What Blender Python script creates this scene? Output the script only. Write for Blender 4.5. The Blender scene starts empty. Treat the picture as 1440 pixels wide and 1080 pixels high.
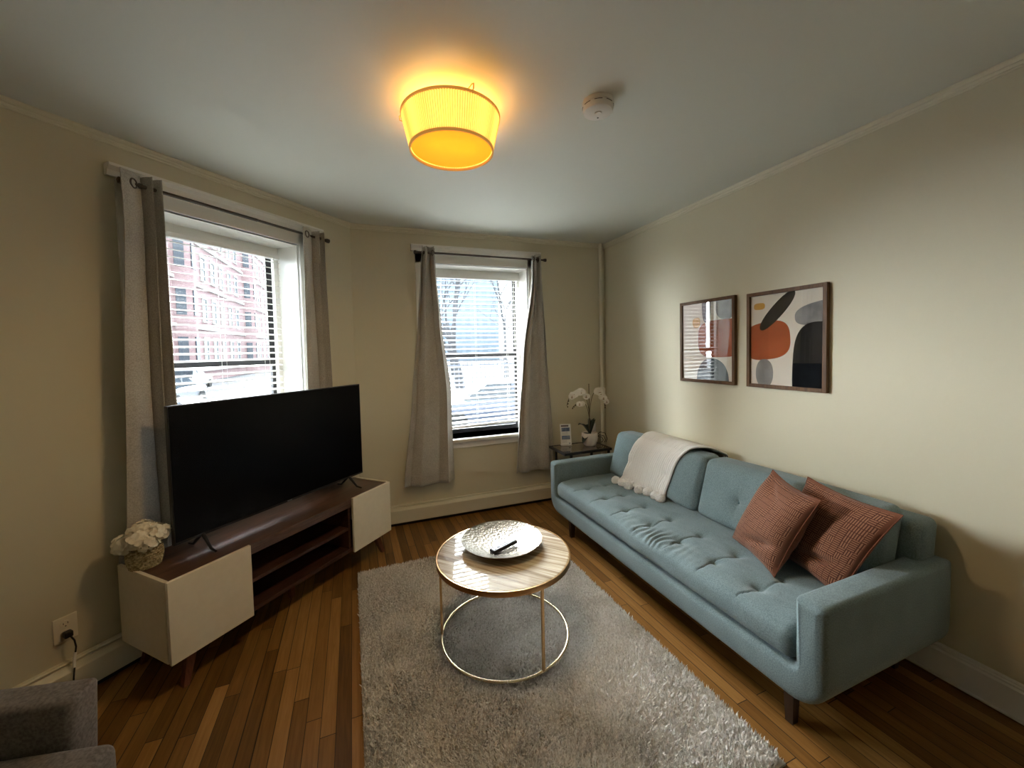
import bpy, bmesh, math, random
import numpy as np
from mathutils import Vector, Matrix, noise
random.seed(7)
col = bpy.context.scene.collection
PI = math.pi

# ------------------------------------------------------------------ geometry constants
A = math.radians(44.09)                     # direction of the bay wall
nL = Vector((math.cos(A), -math.sin(A), 0)) # its inward normal
DL = Vector((math.sin(A), math.cos(A), 0))
XR, YB, dL, H = 2.362, 3.548, -2.523, 2.562
XW, YR = -1.74, -2.3                        # side wall and rear wall behind the camera
LWM = Matrix.Translation(nL * dL) @ Matrix.Rotation(math.atan2(DL.y, DL.x), 4, 'Z')  # (along, outward, up)
BWM = Matrix.Translation((0, YB, 0))

# ------------------------------------------------------------------ object helpers
def tag(o, label=None, cat=None, group=None, kind=None):
    if label: o['label'] = label
    if cat: o['category'] = cat
    if group: o['group'] = group
    if kind: o['kind'] = kind
    return o

def empty(name, loc=(0, 0, 0), rz=0, matrix=None):
    o = bpy.data.objects.new(name, None); col.objects.link(o)
    o.empty_display_size = .1
    if matrix is not None: o.matrix_world = matrix
    else:
        o.location = loc; o.rotation_euler = (0, 0, rz)
    return o

def link(name, me, parent=None, matrix=None):
    o = bpy.data.objects.new(name, me); col.objects.link(o)
    if parent is not None: o.parent = parent
    if matrix is not None: o.matrix_local = matrix
    return o

def build(name, bm, mats, parent=None, smooth=False, matrix=None, auto=None):
    if not isinstance(mats, (list, tuple)): mats = [mats]
    bmesh.ops.recalc_face_normals(bm, faces=bm.faces)
    if smooth:
        for f in bm.faces: f.smooth = True
    if auto:
        for f in bm.faces: f.smooth = True
        for e in bm.edges:
            if len(e.link_faces) == 2 and e.calc_face_angle(0) > math.radians(auto): e.smooth = False
    if not auto:
        for e in bm.edges:
            if len(e.link_faces) == 2 and e.calc_face_angle(0) > .85: e.smooth = False
    me = bpy.data.meshes.new(name); bm.to_mesh(me); bm.free()
    for m in mats: me.materials.append(m)
    return link(name, me, parent, matrix)

def kids(o): return [c for c in bpy.data.objects if c.parent == o]
def copy_tree(o, parent=None):
    ch = kids(o)
    c = o.copy(); col.objects.link(c); c.parent = parent
    for k in ch: copy_tree(k, c)
    return c

def NB(): return bmesh.new()

def add_box(bm, lo, hi, mi=0, bev=0, seg=2, M=None):
    xs, ys, zs = zip(lo, hi)
    v = [bm.verts.new((x, y, z)) for x in xs for y in ys for z in zs]
    q = [(0, 1, 3, 2), (4, 6, 7, 5), (0, 4, 5, 1), (2, 3, 7, 6), (0, 2, 6, 4), (1, 5, 7, 3)]
    fs = [bm.faces.new([v[i] for i in t]) for t in q]
    for f in fs: f.material_index = mi
    if M is not None: bmesh.ops.transform(bm, matrix=M, verts=v)
    if bev:
        es = list({e for f in fs for e in f.edges})
        bmesh.ops.bevel(bm, geom=es, offset=bev, segments=seg, profile=.5, affect='EDGES')
    return bm

def box(lo, hi, bev=0, seg=2, M=None): return add_box(NB(), lo, hi, 0, bev, seg, M)

def add_tube(bm, pts, r, n=10, closed=False, mi=0, cap=True):
    pts = [Vector(p) for p in pts]; N = len(pts)
    rs = r if isinstance(r, (list, tuple)) else [r] * N
    rings = []; up = None
    for i, p in enumerate(pts):
        if closed: t = (pts[(i + 1) % N] - pts[i - 1]).normalized()
        else: t = (pts[min(i + 1, N - 1)] - pts[max(i - 1, 0)]).normalized()
        if up is None:
            up = Vector((0, 0, 1)) if abs(t.z) < .9 else Vector((1, 0, 0))
        u = (up - t * up.dot(t)).normalized(); up = u
        w = t.cross(u)
        rings.append([bm.verts.new(p + (u * math.cos(2 * PI * k / n) + w * math.sin(2 * PI * k / n)) * rs[i]) for k in range(n)])
    M = N if closed else N - 1
    for i in range(M):
        a, b = rings[i], rings[(i + 1) % N]
        for k in range(n):
            f = bm.faces.new((a[k], a[(k + 1) % n], b[(k + 1) % n], b[k])); f.material_index = mi; f.smooth = True
    if cap and not closed:
        for rg in (rings[0][::-1], rings[-1]):
            f = bm.faces.new(rg); f.material_index = mi
    return bm
def tube(*a, **k): return add_tube(NB(), *a, **k)

def add_lathe(bm, prof, c=(0, 0, 0), n=48, mi=0, fn=None):
    c = Vector(c); rings = []
    for (r, z) in prof:
        if r < 1e-6: rings.append([bm.verts.new(c + Vector((0, 0, z)))]); continue
        rg = []
        for k in range(n):
            a = 2 * PI * k / n; rr = r + (fn(a, z) if fn else 0)
            rg.append(bm.verts.new(c + Vector((rr * math.cos(a), rr * math.sin(a), z))))
        rings.append(rg)
    for a, b in zip(rings, rings[1:]):
        for k in range(n):
            k2 = (k + 1) % n
            if len(a) == 1 and len(b) == 1: continue
            if len(a) == 1: vs = (a[0], b[k2], b[k])
            elif len(b) == 1: vs = (a[k], a[k2], b[0])
            else: vs = (a[k], a[k2], b[k2], b[k])
            f = bm.faces.new(vs); f.material_index = mi; f.smooth = True
    return bm
def lathe(*a, **k): return add_lathe(NB(), *a, **k)

def extrude_profile(prof, a, b, M=None, mi=0, bm=None):
    """prof: (out, z) closed polygon; extruded along X from a to b; out = -Y (into the room)"""
    bm = bm or NB()
    r1 = [bm.verts.new((a, -o, z)) for o, z in prof]; r2 = [bm.verts.new((b, -o, z)) for o, z in prof]
    n = len(prof)
    for i in range(n):
        bm.faces.new((r1[i], r1[(i + 1) % n], r2[(i + 1) % n], r2[i])).material_index = mi
    bm.faces.new(r1[::-1]); bm.faces.new(r2)
    if M is not None: bmesh.ops.transform(bm, matrix=M, verts=r1 + r2)
    return bm

def rbox(size, r, seg=(8, 8, 4), disp=None):
    """rounded box centred on the origin made of fine grids; disp(p, unit) -> new p"""
    bm = NB(); hx, hy, hz = [s / 2 for s in size]
    cache = {}
    def vert(p):
        key = (round(p[0], 5), round(p[1], 5), round(p[2], 5))
        if key in cache: return cache[key]
        c = Vector((max(-hx + r, min(hx - r, p[0])), max(-hy + r, min(hy - r, p[1])), max(-hz + r, min(hz - r, p[2]))))
        d = Vector(p) - c
        q = c + d.normalized() * r if d.length > 1e-9 else Vector(p)
        u = (p[0] / hx, p[1] / hy, p[2] / hz)
        if disp: q = disp(q, u)
        cache[key] = bm.verts.new(q); return cache[key]
    def ticks(h, n):
        k = max(2, min(4, n // 2)); t = [-h + r * i / k for i in range(k)]
        t += [-h + r + (2 * h - 2 * r) * i / n for i in range(n + 1)]
        t += [h - r + r * (i + 1) / k for i in range(k)]
        return t
    T = [ticks(hx, seg[0]), ticks(hy, seg[1]), ticks(hz, seg[2])]
    H3 = (hx, hy, hz)
    for ax in range(3):
        a, b = [(1, 2), (0, 2), (0, 1)][ax]
        for s in (-1, 1):
            for i in range(len(T[a]) - 1):
                for j in range(len(T[b]) - 1):
                    vs = []
                    for (x, y) in ((T[a][i], T[b][j]), (T[a][i + 1], T[b][j]), (T[a][i + 1], T[b][j + 1]), (T[a][i], T[b][j + 1])):
                        p = [0, 0, 0]; p[ax] = s * H3[ax]; p[a] = x; p[b] = y
                        v = vert(p)
                        if v not in vs: vs.append(v)
                    if len(vs) > 2:
                        try: bm.faces.new(vs).smooth = True
                        except ValueError: pass
    return bm

def fbm(x, y, z, s=1.0): return noise.noise(Vector((x * s, y * s, z * s)))
def smooth01(t): t = max(0, min(1, t)); return t * t * (3 - 2 * t)

# ------------------------------------------------------------------ material helpers
def new_mat(name):
    m = bpy.data.materials.new(name); m.use_nodes = True
    nt = m.node_tree; b = nt.nodes['Principled BSDF']
    return m, nt, b
def N(nt, t, **k):
    n = nt.nodes.new(t)
    for a, v in k.items(): setattr(n, a, v)
    return n
def setc(b, c): b.inputs['Base Color'].default_value = (*c, 1)
def ramp(nt, stops, interp='LINEAR'):
    r = N(nt, 'ShaderNodeValToRGB'); r.color_ramp.interpolation = interp
    el = r.color_ramp.elements
    while len(el) < len(stops): el.new(.5)
    for e, (p, c) in zip(el, stops): e.position = p; e.color = (*c, 1)
    return r
def mat(name, c, rough=.5, metal=0, c2=None, scale=20, bump=0, bscale=None, detail=4, stretch=None, spec=None, coord='Object', bdist=.002, coat=0):
    m, nt, b = new_mat(name); setc(b, c)
    b.inputs['Roughness'].default_value = rough; b.inputs['Metallic'].default_value = metal
    if spec is not None: b.inputs['Specular IOR Level'].default_value = spec
    if coat: b.inputs['Coat Weight'].default_value = coat; b.inputs['Coat Roughness'].default_value = .08
    if c2 or bump:
        tc = N(nt, 'ShaderNodeTexCoord'); mp = N(nt, 'ShaderNodeMapping')
        nt.links.new(tc.outputs[coord], mp.inputs[0])
        if stretch: mp.inputs['Scale'].default_value = stretch
    if c2:
        n = N(nt, 'ShaderNodeTexNoise'); n.inputs['Scale'].default_value = scale; n.inputs['Detail'].default_value = detail
        nt.links.new(mp.outputs[0], n.inputs[0])
        r = ramp(nt, [(.35, c), (.65, c2)]); nt.links.new(n.outputs['Fac'], r.inputs[0])
        nt.links.new(r.outputs[0], b.inputs['Base Color'])
    if bump:
        n = N(nt, 'ShaderNodeTexNoise'); n.inputs['Scale'].default_value = bscale or scale; n.inputs['Detail'].default_value = 3
        nt.links.new(mp.outputs[0], n.inputs[0])
        bp = N(nt, 'ShaderNodeBump'); bp.inputs['Strength'].default_value = bump; bp.inputs['Distance'].default_value = bdist
        nt.links.new(n.outputs['Fac'], bp.inputs['Height']); nt.links.new(bp.outputs[0], b.inputs['Normal'])
    return m

def fabric(name, c, c2, thread=900, rough=.95, bump=.35, sheen=.2):
    m, nt, b = new_mat(name); b.inputs['Roughness'].default_value = rough
    b.inputs['Sheen Weight'].default_value = sheen; b.inputs['Specular IOR Level'].default_value = .15
    tc = N(nt, 'ShaderNodeTexCoord')
    n1 = N(nt, 'ShaderNodeTexNoise'); n1.inputs['Scale'].default_value = thread * .25; n1.inputs['Detail'].default_value = 3
    n2 = N(nt, 'ShaderNodeTexNoise'); n2.inputs['Scale'].default_value = 7; n2.inputs['Detail'].default_value = 4
    nt.links.new(tc.outputs['Object'], n1.inputs[0]); nt.links.new(tc.outputs['Object'], n2.inputs[0])
    ad = N(nt, 'ShaderNodeMath', operation='MULTIPLY_ADD'); ad.inputs[1].default_value = .35
    nt.links.new(n2.outputs['Fac'], ad.inputs[0]); nt.links.new(n1.outputs['Fac'], ad.inputs[2])
    r = ramp(nt, [(.5, c), (.85, c2)]); nt.links.new(ad.outputs[0], r.inputs[0]); nt.links.new(r.outputs[0], b.inputs['Base Color'])
    bp = N(nt, 'ShaderNodeBump'); bp.inputs['Strength'].default_value = bump; bp.inputs['Distance'].default_value = .001
    nt.links.new(n1.outputs['Fac'], bp.inputs['Height']); nt.links.new(bp.outputs[0], b.inputs['Normal'])
    return m

def wood(name, c, c2, rough=.35, axis='X', scale=6, coat=0, spec=None):
    m, nt, b = new_mat(name); b.inputs['Roughness'].default_value = rough
    if spec is not None: b.inputs['Specular IOR Level'].default_value = spec
    if coat: b.inputs['Coat Weight'].default_value = coat; b.inputs['Coat Roughness'].default_value = .1
    tc = N(nt, 'ShaderNodeTexCoord'); mp = N(nt, 'ShaderNodeMapping')
    mp.inputs['Scale'].default_value = {'X': (1, 14, 14), 'Y': (14, 1, 14), 'Z': (14, 14, 1)}[axis]
    nt.links.new(tc.outputs['Object'], mp.inputs[0])
    n = N(nt, 'ShaderNodeTexNoise'); n.inputs['Scale'].default_value = scale; n.inputs['Detail'].default_value = 6; n.inputs['Distortion'].default_value = .6
    nt.links.new(mp.outputs[0], n.inputs[0])
    r = ramp(nt, [(.3, c), (.7, c2)]); nt.links.new(n.outputs['Fac'], r.inputs[0]); nt.links.new(r.outputs[0], b.inputs['Base Color'])
    return m

def emit(name, c, s):
    m, nt, b = new_mat(name); setc(b, c)
    b.inputs['Emission Color'].default_value = (*c, 1); b.inputs['Emission Strength'].default_value = s
    return m

WALL = mat('wall_paint', (.62, .575, .43), .55, bump=.06, bscale=160, bdist=.001, spec=.3)
TRIM = mat('cream_trim_paint', (.70, .66, .52), .4, bump=.03, bscale=120)
TRIMR = mat('white_trim_paint', (.76, .75, .71), .4, bump=.03, bscale=120)
CEIL = mat('ceiling_paint', (.65, .66, .60), .7, bump=.05, bscale=90, bdist=.001)
WINW = mat('window_white', (.80, .79, .74), .35, bump=.03, bscale=100)
BLACK = mat('black_frame_and_gap_shade', (.012, .012, .014), .45)
BLKMET = mat('black_metal', (.02, .018, .018), .4, metal=.3)
SOFA = fabric('teal_fabric', (.122, .172, .183), (.205, .272, .286))
SOFABTN = fabric('teal_button', (.08, .145, .162), (.15, .24, .26))
DKWOOD = wood('dark_leg_wood', (.02, .011, .007), (.05, .025, .015), .45, 'Z')
WALNUT = wood('walnut', (.045, .019, .011), (.13, .055, .03), .28, 'X', 5, coat=.25)
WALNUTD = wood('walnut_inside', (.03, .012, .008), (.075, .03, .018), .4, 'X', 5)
REDWOOD = wood('red_leg_wood', (.10, .03, .018), (.2, .07, .04), .4, 'Z')
LAM = mat('white_laminate', (.80, .73, .58), .45, c2=(.77, .70, .55), scale=30)
CURT = fabric('grey_curtain', (.345, .325, .285), (.50, .475, .42), thread=700, bump=.3, sheen=.3)
ROD = mat('rod_bronze', (.09, .075, .065), .35, metal=.8)
CHROME = mat('grommet', (.12, .10, .09), .3, metal=.9)
WHITEPL = mat('white_plastic', (.78, .77, .73), .35)
IVORY = mat('ivory_plastic', (.80, .74, .60), .4)
GOLD = mat('brushed_gold', (.62, .40, .19), .28, metal=1, c2=(.55, .34, .15), scale=60, stretch=(1, 1, 8))
GOLDL = mat('pale_gold', (.80, .66, .42), .22, metal=1)
ARMCH = fabric('grey_armchair_fabric', (.12, .105, .095), (.22, .195, .18), thread=500, bump=.4)
KNIT = mat('white_knit', (.90, .885, .85), .95, bump=.6, bscale=500, bdist=.002)
POM = mat('white_pompom_yarn', (.92, .905, .87), 1, bump=1, bscale=260, bdist=.006)

# ------------------------------------------------------------------ floor
def floor_material():
    m, nt, b = new_mat('oak_strip_floor'); L = nt.links.new
    tc = N(nt, 'ShaderNodeTexCoord'); mp = N(nt, 'ShaderNodeMapping'); mp.inputs['Rotation'].default_value = (0, 0, math.radians(-1.5))
    L(tc.outputs['Object'], mp.inputs[0])
    sp = N(nt, 'ShaderNodeSeparateXYZ'); L(mp.outputs[0], sp.inputs[0])
    def M(op, a, b_=None, c_=None):
        n = N(nt, 'ShaderNodeMath', operation=op)
        for i, v in enumerate((a, b_, c_)):
            if v is None: continue
            if isinstance(v, (int, float)): n.inputs[i].default_value = v
            else: L(v, n.inputs[i])
        return n.outputs[0]
    u = M('DIVIDE', sp.outputs[0], .0575); row = M('FLOOR', u); fu = M('FRACT', u)
    w1 = N(nt, 'ShaderNodeTexWhiteNoise', noise_dimensions='1D'); L(row, w1.inputs['W'])
    v = M('ADD', M('DIVIDE', sp.outputs[1], .95), M('MULTIPLY', w1.outputs['Value'], 7.3)); pi_ = M('FLOOR', v); fv = M('FRACT', v)
    cb = N(nt, 'ShaderNodeCombineXYZ'); L(row, cb.inputs[0]); L(pi_, cb.inputs[1])
    w2 = N(nt, 'ShaderNodeTexWhiteNoise', noise_dimensions='2D'); L(cb.outputs[0], w2.inputs['Vector'])
    # grain
    mg = N(nt, 'ShaderNodeMapping'); mg.inputs['Scale'].default_value = (38, 2.2, 1)
    off = N(nt, 'ShaderNodeVectorMath', operation='ADD'); L(mp.outputs[0], off.inputs[0])
    sc = N(nt, 'ShaderNodeVectorMath', operation='SCALE'); L(w2.outputs['Color'], sc.inputs[0]); sc.inputs['Scale'].default_value = 9
    L(sc.outputs[0], off.inputs[1]); L(off.outputs[0], mg.inputs[0])
    ng = N(nt, 'ShaderNodeTexNoise'); ng.inputs['Scale'].default_value = 2.0; ng.inputs['Detail'].default_value = 7; ng.inputs['Distortion'].default_value = .8
    L(mg.outputs[0], ng.inputs[0])
    tone = M('ADD', M('MULTIPLY', w2.outputs['Value'], .62), M('MULTIPLY', ng.outputs['Fac'], .55))
    r = ramp(nt, [(.15, (.075, .030, .006)), (.45, (.165, .074, .016)), (.75, (.27, .130, .033)), (1.0, (.39, .205, .062))]); L(tone, r.inputs[0])
    # seams
    ed = M('MINIMUM', fu, M('SUBTRACT', 1.0, fu))
    wide = M('MULTIPLY_ADD', M('POWER', w1.outputs['Value'], 5), .055, .020)
    seam = M('LESS_THAN', ed, wide)
    ev = M('MINIMUM', fv, M('SUBTRACT', 1.0, fv)); seam2 = M('LESS_THAN', ev, .0016)
    sm = M('MAXIMUM', seam, seam2)
    mx = N(nt, 'ShaderNodeMix', data_type='RGBA'); L(sm, mx.inputs[0]); L(r.outputs[0], mx.inputs[6]); mx.inputs[7].default_value = (.022, .010, .005, 1)
    L(mx.outputs[2], b.inputs['Base Color'])
    b.inputs['Roughness'].default_value = .36
    b.inputs['Specular IOR Level'].default_value = .35
    bp = N(nt, 'ShaderNodeBump'); bp.inputs['Strength'].default_value = .5; bp.inputs['Distance'].default_value = .0015
    L(M('SUBTRACT', M('MULTIPLY', ng.outputs['Fac'], .15), sm), bp.inputs['Height']); L(bp.outputs[0], b.inputs['Normal'])
    return m
FLOOR = floor_material()
o = build('floor', box((XW - .35, YR - .3, -.12), (XR + .3, YB + .02, 0)), FLOOR); tag(o, kind='structure')
# trim the part of floor outside the bay is hidden by the walls
o = build('ceiling', box((XW - .5, YR - .3, H), (XR + .3, YB + .3, H + .15)), CEIL); tag(o, kind='structure')

# ------------------------------------------------------------------ walls
W1 = dict(x0=1.15, x1=2.0); W2 = dict(x0=.535, x1=1.492)
WZ0, WZ1 = .70, 2.275
def wall_hole(name, a, b, w, M):
    bm = NB(); t = .28
    add_box(bm, (a, 0, -.1), (w['x0'], t, H + .1)); add_box(bm, (w['x1'], 0, -.1), (b, t, H + .1))
    add_box(bm, (w['x0'], 0, -.1), (w['x1'], t, WZ0)); add_box(bm, (w['x0'], 0, WZ1), (w['x1'], t, H + .1))
    o = build(name, bm, WALL, matrix=M); tag(o, kind='structure'); return o
sC = (YB - nL.y * dL) / DL.y                # along-position of the bay corner
XC = (nL * dL + DL * sC).x
s0 = (XW - (nL * dL).x) / DL.x              # where the bay wall meets the side wall
wall_hole('wall_left', s0, sC + .10, W1, LWM)
wall_hole('wall_back', XC - .02, XR + .28, W2, BWM)
o = build('wall_right', box((XR, YR - .28, -.1), (XR + .28, YB, H + .1)), WALL); tag(o, kind='structure')
yS = (nL * dL + DL * s0).y
o = build('wall_side', box((XW - .28, YR - .28, -.1), (XW, yS, H + .1)), WALL); tag(o, kind='structure')
o = build('wall_rear', box((XW, YR - .28, -.1), (XR, YR, H + .1)), WALL); tag(o, kind='structure')

# crown moulding
crown = [(0, H - .038), (.004, H - .042), (.009, H - .040), (.010, H - .035), (.007, H - .031), (.012, H - .026), (.014, H - .021), (.011, H - .017), (.020, H - .011), (.025, H - .006), (.025, H), (0, H)]
RWM = Matrix.Translation((XR, 0, 0)) @ Matrix.Rotation(-PI / 2, 4, 'Z')   # along = -Y, outward = +X
for nm, a, b, M in (('trim_1', s0, sC - .005, LWM), ('trim_2', XC + .005, XR, BWM), ('trim_3', -YB, -YR, RWM)):
    o = build(nm, extrude_profile(crown, a, b), TRIM, matrix=M); tag(o, kind='structure')
# hydronic heater covers running as baseboards
def heater(name, a, b, M):
    bm = NB()
    extrude_profile([(0, .168), (.022, .168), (.026, .164), (.026, .160), (0, .160)], a, b, bm=bm)
    extrude_profile([(0, .155), (.030, .155), (.058, .140), (.060, .142), (.064, .138), (.064, .034), (.058, .030), (.0, .030)], a, b, bm=bm)
    extrude_profile([(0, .030), (.035, .030), (.035, 0), (0, 0)], a, b, bm=bm, mi=1)  # black strip paints in the shade of the recess below the cover
    o = build(name, bm, [TRIM, BLACK], matrix=M); tag(o, kind='structure')
heater('baseboard_left', s0 + .02, sC - .03, LWM)
heater('baseboard_back', XC + .02, XR - .02, BWM)
br = [(0, .152), (.006, .152), (.010, .146), (.009, .141), (.014, .136), (.013, .129), (.020, .122), (.020, .016), (.024, .012), (.024, .004), (0, .004)]
bm = extrude_profile(br, -YB + .07, -YR); o = build('baseboard_right', bm, TRIMR, matrix=RWM); tag(o, kind='structure')

# painted heating pipe in the corner
o = build('heating_pipe', tube([(2.300, 3.522, .0), (2.300, 3.522, H)], .019, 16), TRIM)
tag(o, 'painted vertical heating pipe in the corner behind the orchid', 'pipe')

# ------------------------------------------------------------------ windows
def schlick(nt, f0):
    lw = N(nt, 'ShaderNodeLayerWeight'); lw.inputs[0].default_value = .5
    pw = N(nt, 'ShaderNodeMath', operation='POWER'); pw.inputs[1].default_value = 5; nt.links.new(lw.outputs['Facing'], pw.inputs[0])
    ma = N(nt, 'ShaderNodeMath', operation='MULTIPLY_ADD'); ma.inputs[1].default_value = 1 - f0; ma.inputs[2].default_value = f0; nt.links.new(pw.outputs[0], ma.inputs[0])
    return ma
def glass_mat():
    m = bpy.data.materials.new('window_glass'); m.use_nodes = True; nt = m.node_tree
    nt.nodes.clear(); out = N(nt, 'ShaderNodeOutputMaterial'); mx = N(nt, 'ShaderNodeMixShader')
    fr = schlick(nt, .04)
    t = N(nt, 'ShaderNodeBsdfTransparent'); t.inputs[0].default_value = (.95, .97, .97, 1); g = N(nt, 'ShaderNodeBsdfGlossy'); g.inputs['Roughness'].default_value = .01
    nt.links.new(fr.outputs[0], mx.inputs[0]); nt.links.new(t.outputs[0], mx.inputs[1]); nt.links.new(g.outputs[0], mx.inputs[2]); nt.links.new(mx.outputs[0], out.inputs[0])
    return m
GLASS = glass_mat()

def window(name, w, M, casL, casR):
    x0, x1 = w['x0'], w['x1']
    root = empty(name, matrix=M); tag(root, kind='structure')
    cas = NB()
    zc = 2.385
    # flat casing with raised edge
    for (a, b) in ((x0 - casL, x0), (x1, x1 + casR)):
        add_box(cas, (a, -.018, .66), (b, 0, zc))
    add_box(cas, (x0 - casL, -.018, WZ1), (x1 + casR, 0, zc))
    add_box(cas, (x0 - .014, -.026, .70), (x0, .0, WZ1)); add_box(cas, (x1, -.026, .70), (x1 + .014, 0, WZ1))
    add_box(cas, (x0 - .014, -.026, WZ1), (x1 + .014, 0, WZ1 + .014))
    build('casing', cas, WINW, root)
    cap = NB(); zt = 2.405
    prof = [(0, 2.372), (.022, 2.372), (.026, 2.380), (.030, 2.395), (.044, 2.408), (.050, 2.412), (.050, 2.425), (0, 2.425)]
    extrude_profile(prof, x0 - casL - .035, x1 + casR + .035, bm=cap); build('cap_moulding', cap, WINW, root)
    # reveal lining
    rv = NB()
    add_box(rv, (x0, 0, WZ0), (x0 + .004, .28, WZ1)); add_box(rv, (x1 - .004, 0, WZ0), (x1, .28, WZ1)); add_box(rv, (x0, 0, WZ1 - .004), (x1, .28, WZ1))
    add_box(rv, (x0 + .004, .20, WZ0), (x0 + .034, .235, WZ1 - .004)); add_box(rv, (x1 - .034, .20, WZ0), (x1 - .004, .235, WZ1 - .004))
    add_box(rv, (x0 + .034, .195, WZ1 - .062), (x1 - .034, .235, WZ1 - .004))
    build('jamb', rv, WINW, root)
    st = NB(); add_box(st, (x0 - casL - .02, -.055, .675), (x1 + casR + .02, .0, .700), bev=.006); add_box(st, (x0, 0, .66), (x1, .24, .700))
    build('sill', st, WINW, root)
    ap = NB(); add_box(ap, (x0 - casL, -.020, .615), (x1 + casR, 0, .675), bev=.004); build('apron', ap, WINW, root)
    # two black sashes
    zm = 1.452; zt = WZ1 - .055
    for (za, zb, d) in ((WZ0, zm + .018, .238), (zm - .018, zt, .262)):
        s = NB(); t = .048
        add_box(s, (x0 + .01, d, za), (x0 + .01 + t, d + .022, zb)); add_box(s, (x1 - .01 - t, d, za), (x1 - .01, d + .022, zb))
        add_box(s, (x0 + .01 + t, d, za), (x1 - .01 - t, d + .022, za + (.04 if za < 1 else .03))); add_box(s, (x0 + .01 + t, d, zb - (.03 if za < 1 else .012)), (x1 - .01 - t, d + .022, zb))
        so = build('sash', s, BLACK, root)
        g = NB(); add_box(g, (x0 + .05, d + .009, za + .03), (x1 - .05, d + .013, zb - .01)); build('pane', g, GLASS, so)
    return root
window('window_1', W1, LWM, .13, .155)
window('window_2', W2, BWM, .095, .095)

# venetian blinds
SLAT = mat('blind_slat', (.80, .80, .78), .4)
def blind(label, w, M, zL, zR):
    x0, x1 = w['x0'] + .030, w['x1'] - .030; xc = (x0 + x1) / 2; half = (x1 - x0) / 2
    root = empty('venetian_blind', matrix=M @ Matrix.Translation((xc, .168, 0)))
    tag(root, label, 'blind', 'white venetian blinds in the bay windows')
    ztop = 2.205
    build('headrail', box((-half, -.022, ztop - .022), (half, .022, ztop + .006), .002), WHITEPL, root)
    sl = NB(); n = 6; W = .048
    top = [(-W / 2 + W * i / n, .0035 * (1 - (2 * i / n - 1) ** 2)) for i in range(n + 1)]
    tilt = math.radians(11)
    top = [(y * math.cos(tilt) - z * math.sin(tilt), y * math.sin(tilt) + z * math.cos(tilt)) for y, z in top]
    pf = [(-y, z) for y, z in top] + [(-y, z - .0022) for y, z in reversed(top)]
    extrude_profile(pf, -half + .004, half - .004, bm=sl)
    nS = 32; z = ztop - .045; step = (ztop - .045 - (max(zL, zR) + .04)) / (nS - 1)
    first = None
    for i in range(nS):
        f = smooth01((i - nS + 9) / 9) * .9
        ang = math.atan2(zR - zL, 2 * half) * f
        mm = Matrix.Translation((0, 0, z - i * step + (min(zL, zR) - max(zL, zR)) / 2 * f * .9)) @ Matrix.Rotation(-ang, 4, 'Y')
        if first is None: first = build('slat', sl, SLAT, root, matrix=mm, auto=40)
        else:
            c = first.copy(); col.objects.link(c); c.parent = root; c.matrix_local = mm
    ang = math.atan2(zR - zL, 2 * half)
    build('bottom_rail', box((-half + .002, -.024, -.009), (half - .002, .024, .009), .003), WHITEPL, root,
          matrix=Matrix.Translation((0, 0, (zL + zR) / 2)) @ Matrix.Rotation(-ang, 4, 'Y'))
    for x in (-half * .72, 0, half * .72):
        c = NB(); 
        for y in (-.025, .025): add_tube(c, [(x, y, ztop - .02), (x, y, (zL + zR) / 2)], .0009, 5)
        build('ladder_cord', c, WHITEPL, root)
    build('tilt_wand', tube([(half * .86, -.034, ztop - .02), (half * .87, -.036, ztop - .70)], .003, 8), WHITEPL, root)
    return root
blind('lowered white venetian blind behind the television in the left window', W1, LWM, .775, .79)
blind('lowered white venetian blind with a crooked bottom rail in the window facing the rug', W2, BWM, .765, .79)

# curtain rods
def rod(label, M, a, b, z, kn):
    root = empty('curtain_rod', matrix=M @ Matrix.Translation((a, -.088, z))); tag(root, label, 'curtain rod', 'bronze curtain rods over the windows')
    L = b - a
    build('rail', tube([(0, 0, 0), (L * .55, 0, 0)], .0095, 14), ROD, root)
    build('rail', tube([(L * .5, 0, 0), (L, 0, 0)], .0078, 14), ROD, root)
    for x, s in ((0, -1), (L, 1)):
        bm = NB(); add_tube(bm, [(x - s * .005, 0, 0), (x + s * .004, 0, 0), (x + s * .006, 0, 0), (x + s * .022, 0, 0), (x + s * .026, 0, 0)], [.0125, .0125, .0155, .0155, .008], 16)
        build('finial', bm, ROD, root)
    for x in (.06, L - .06):
        bm = NB(); add_tube(bm, [(x, .088, .0), (x, .006, 0)], .006, 8); add_box(bm, (x - .012, .064, -.03), (x + .012, .070, .03)); add_tube(bm, [(x - .006, 0, -.0), (x + .006, 0, 0)], .0135, 12)
        build('bracket', bm, ROD, root)
rod('bronze curtain rod above the left window behind the television', LWM, 1.022, 2.175, 2.338, 0)
rod('bronze curtain rod above the window facing the rug', BWM, .445, 1.632, 2.345, 0)

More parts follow.
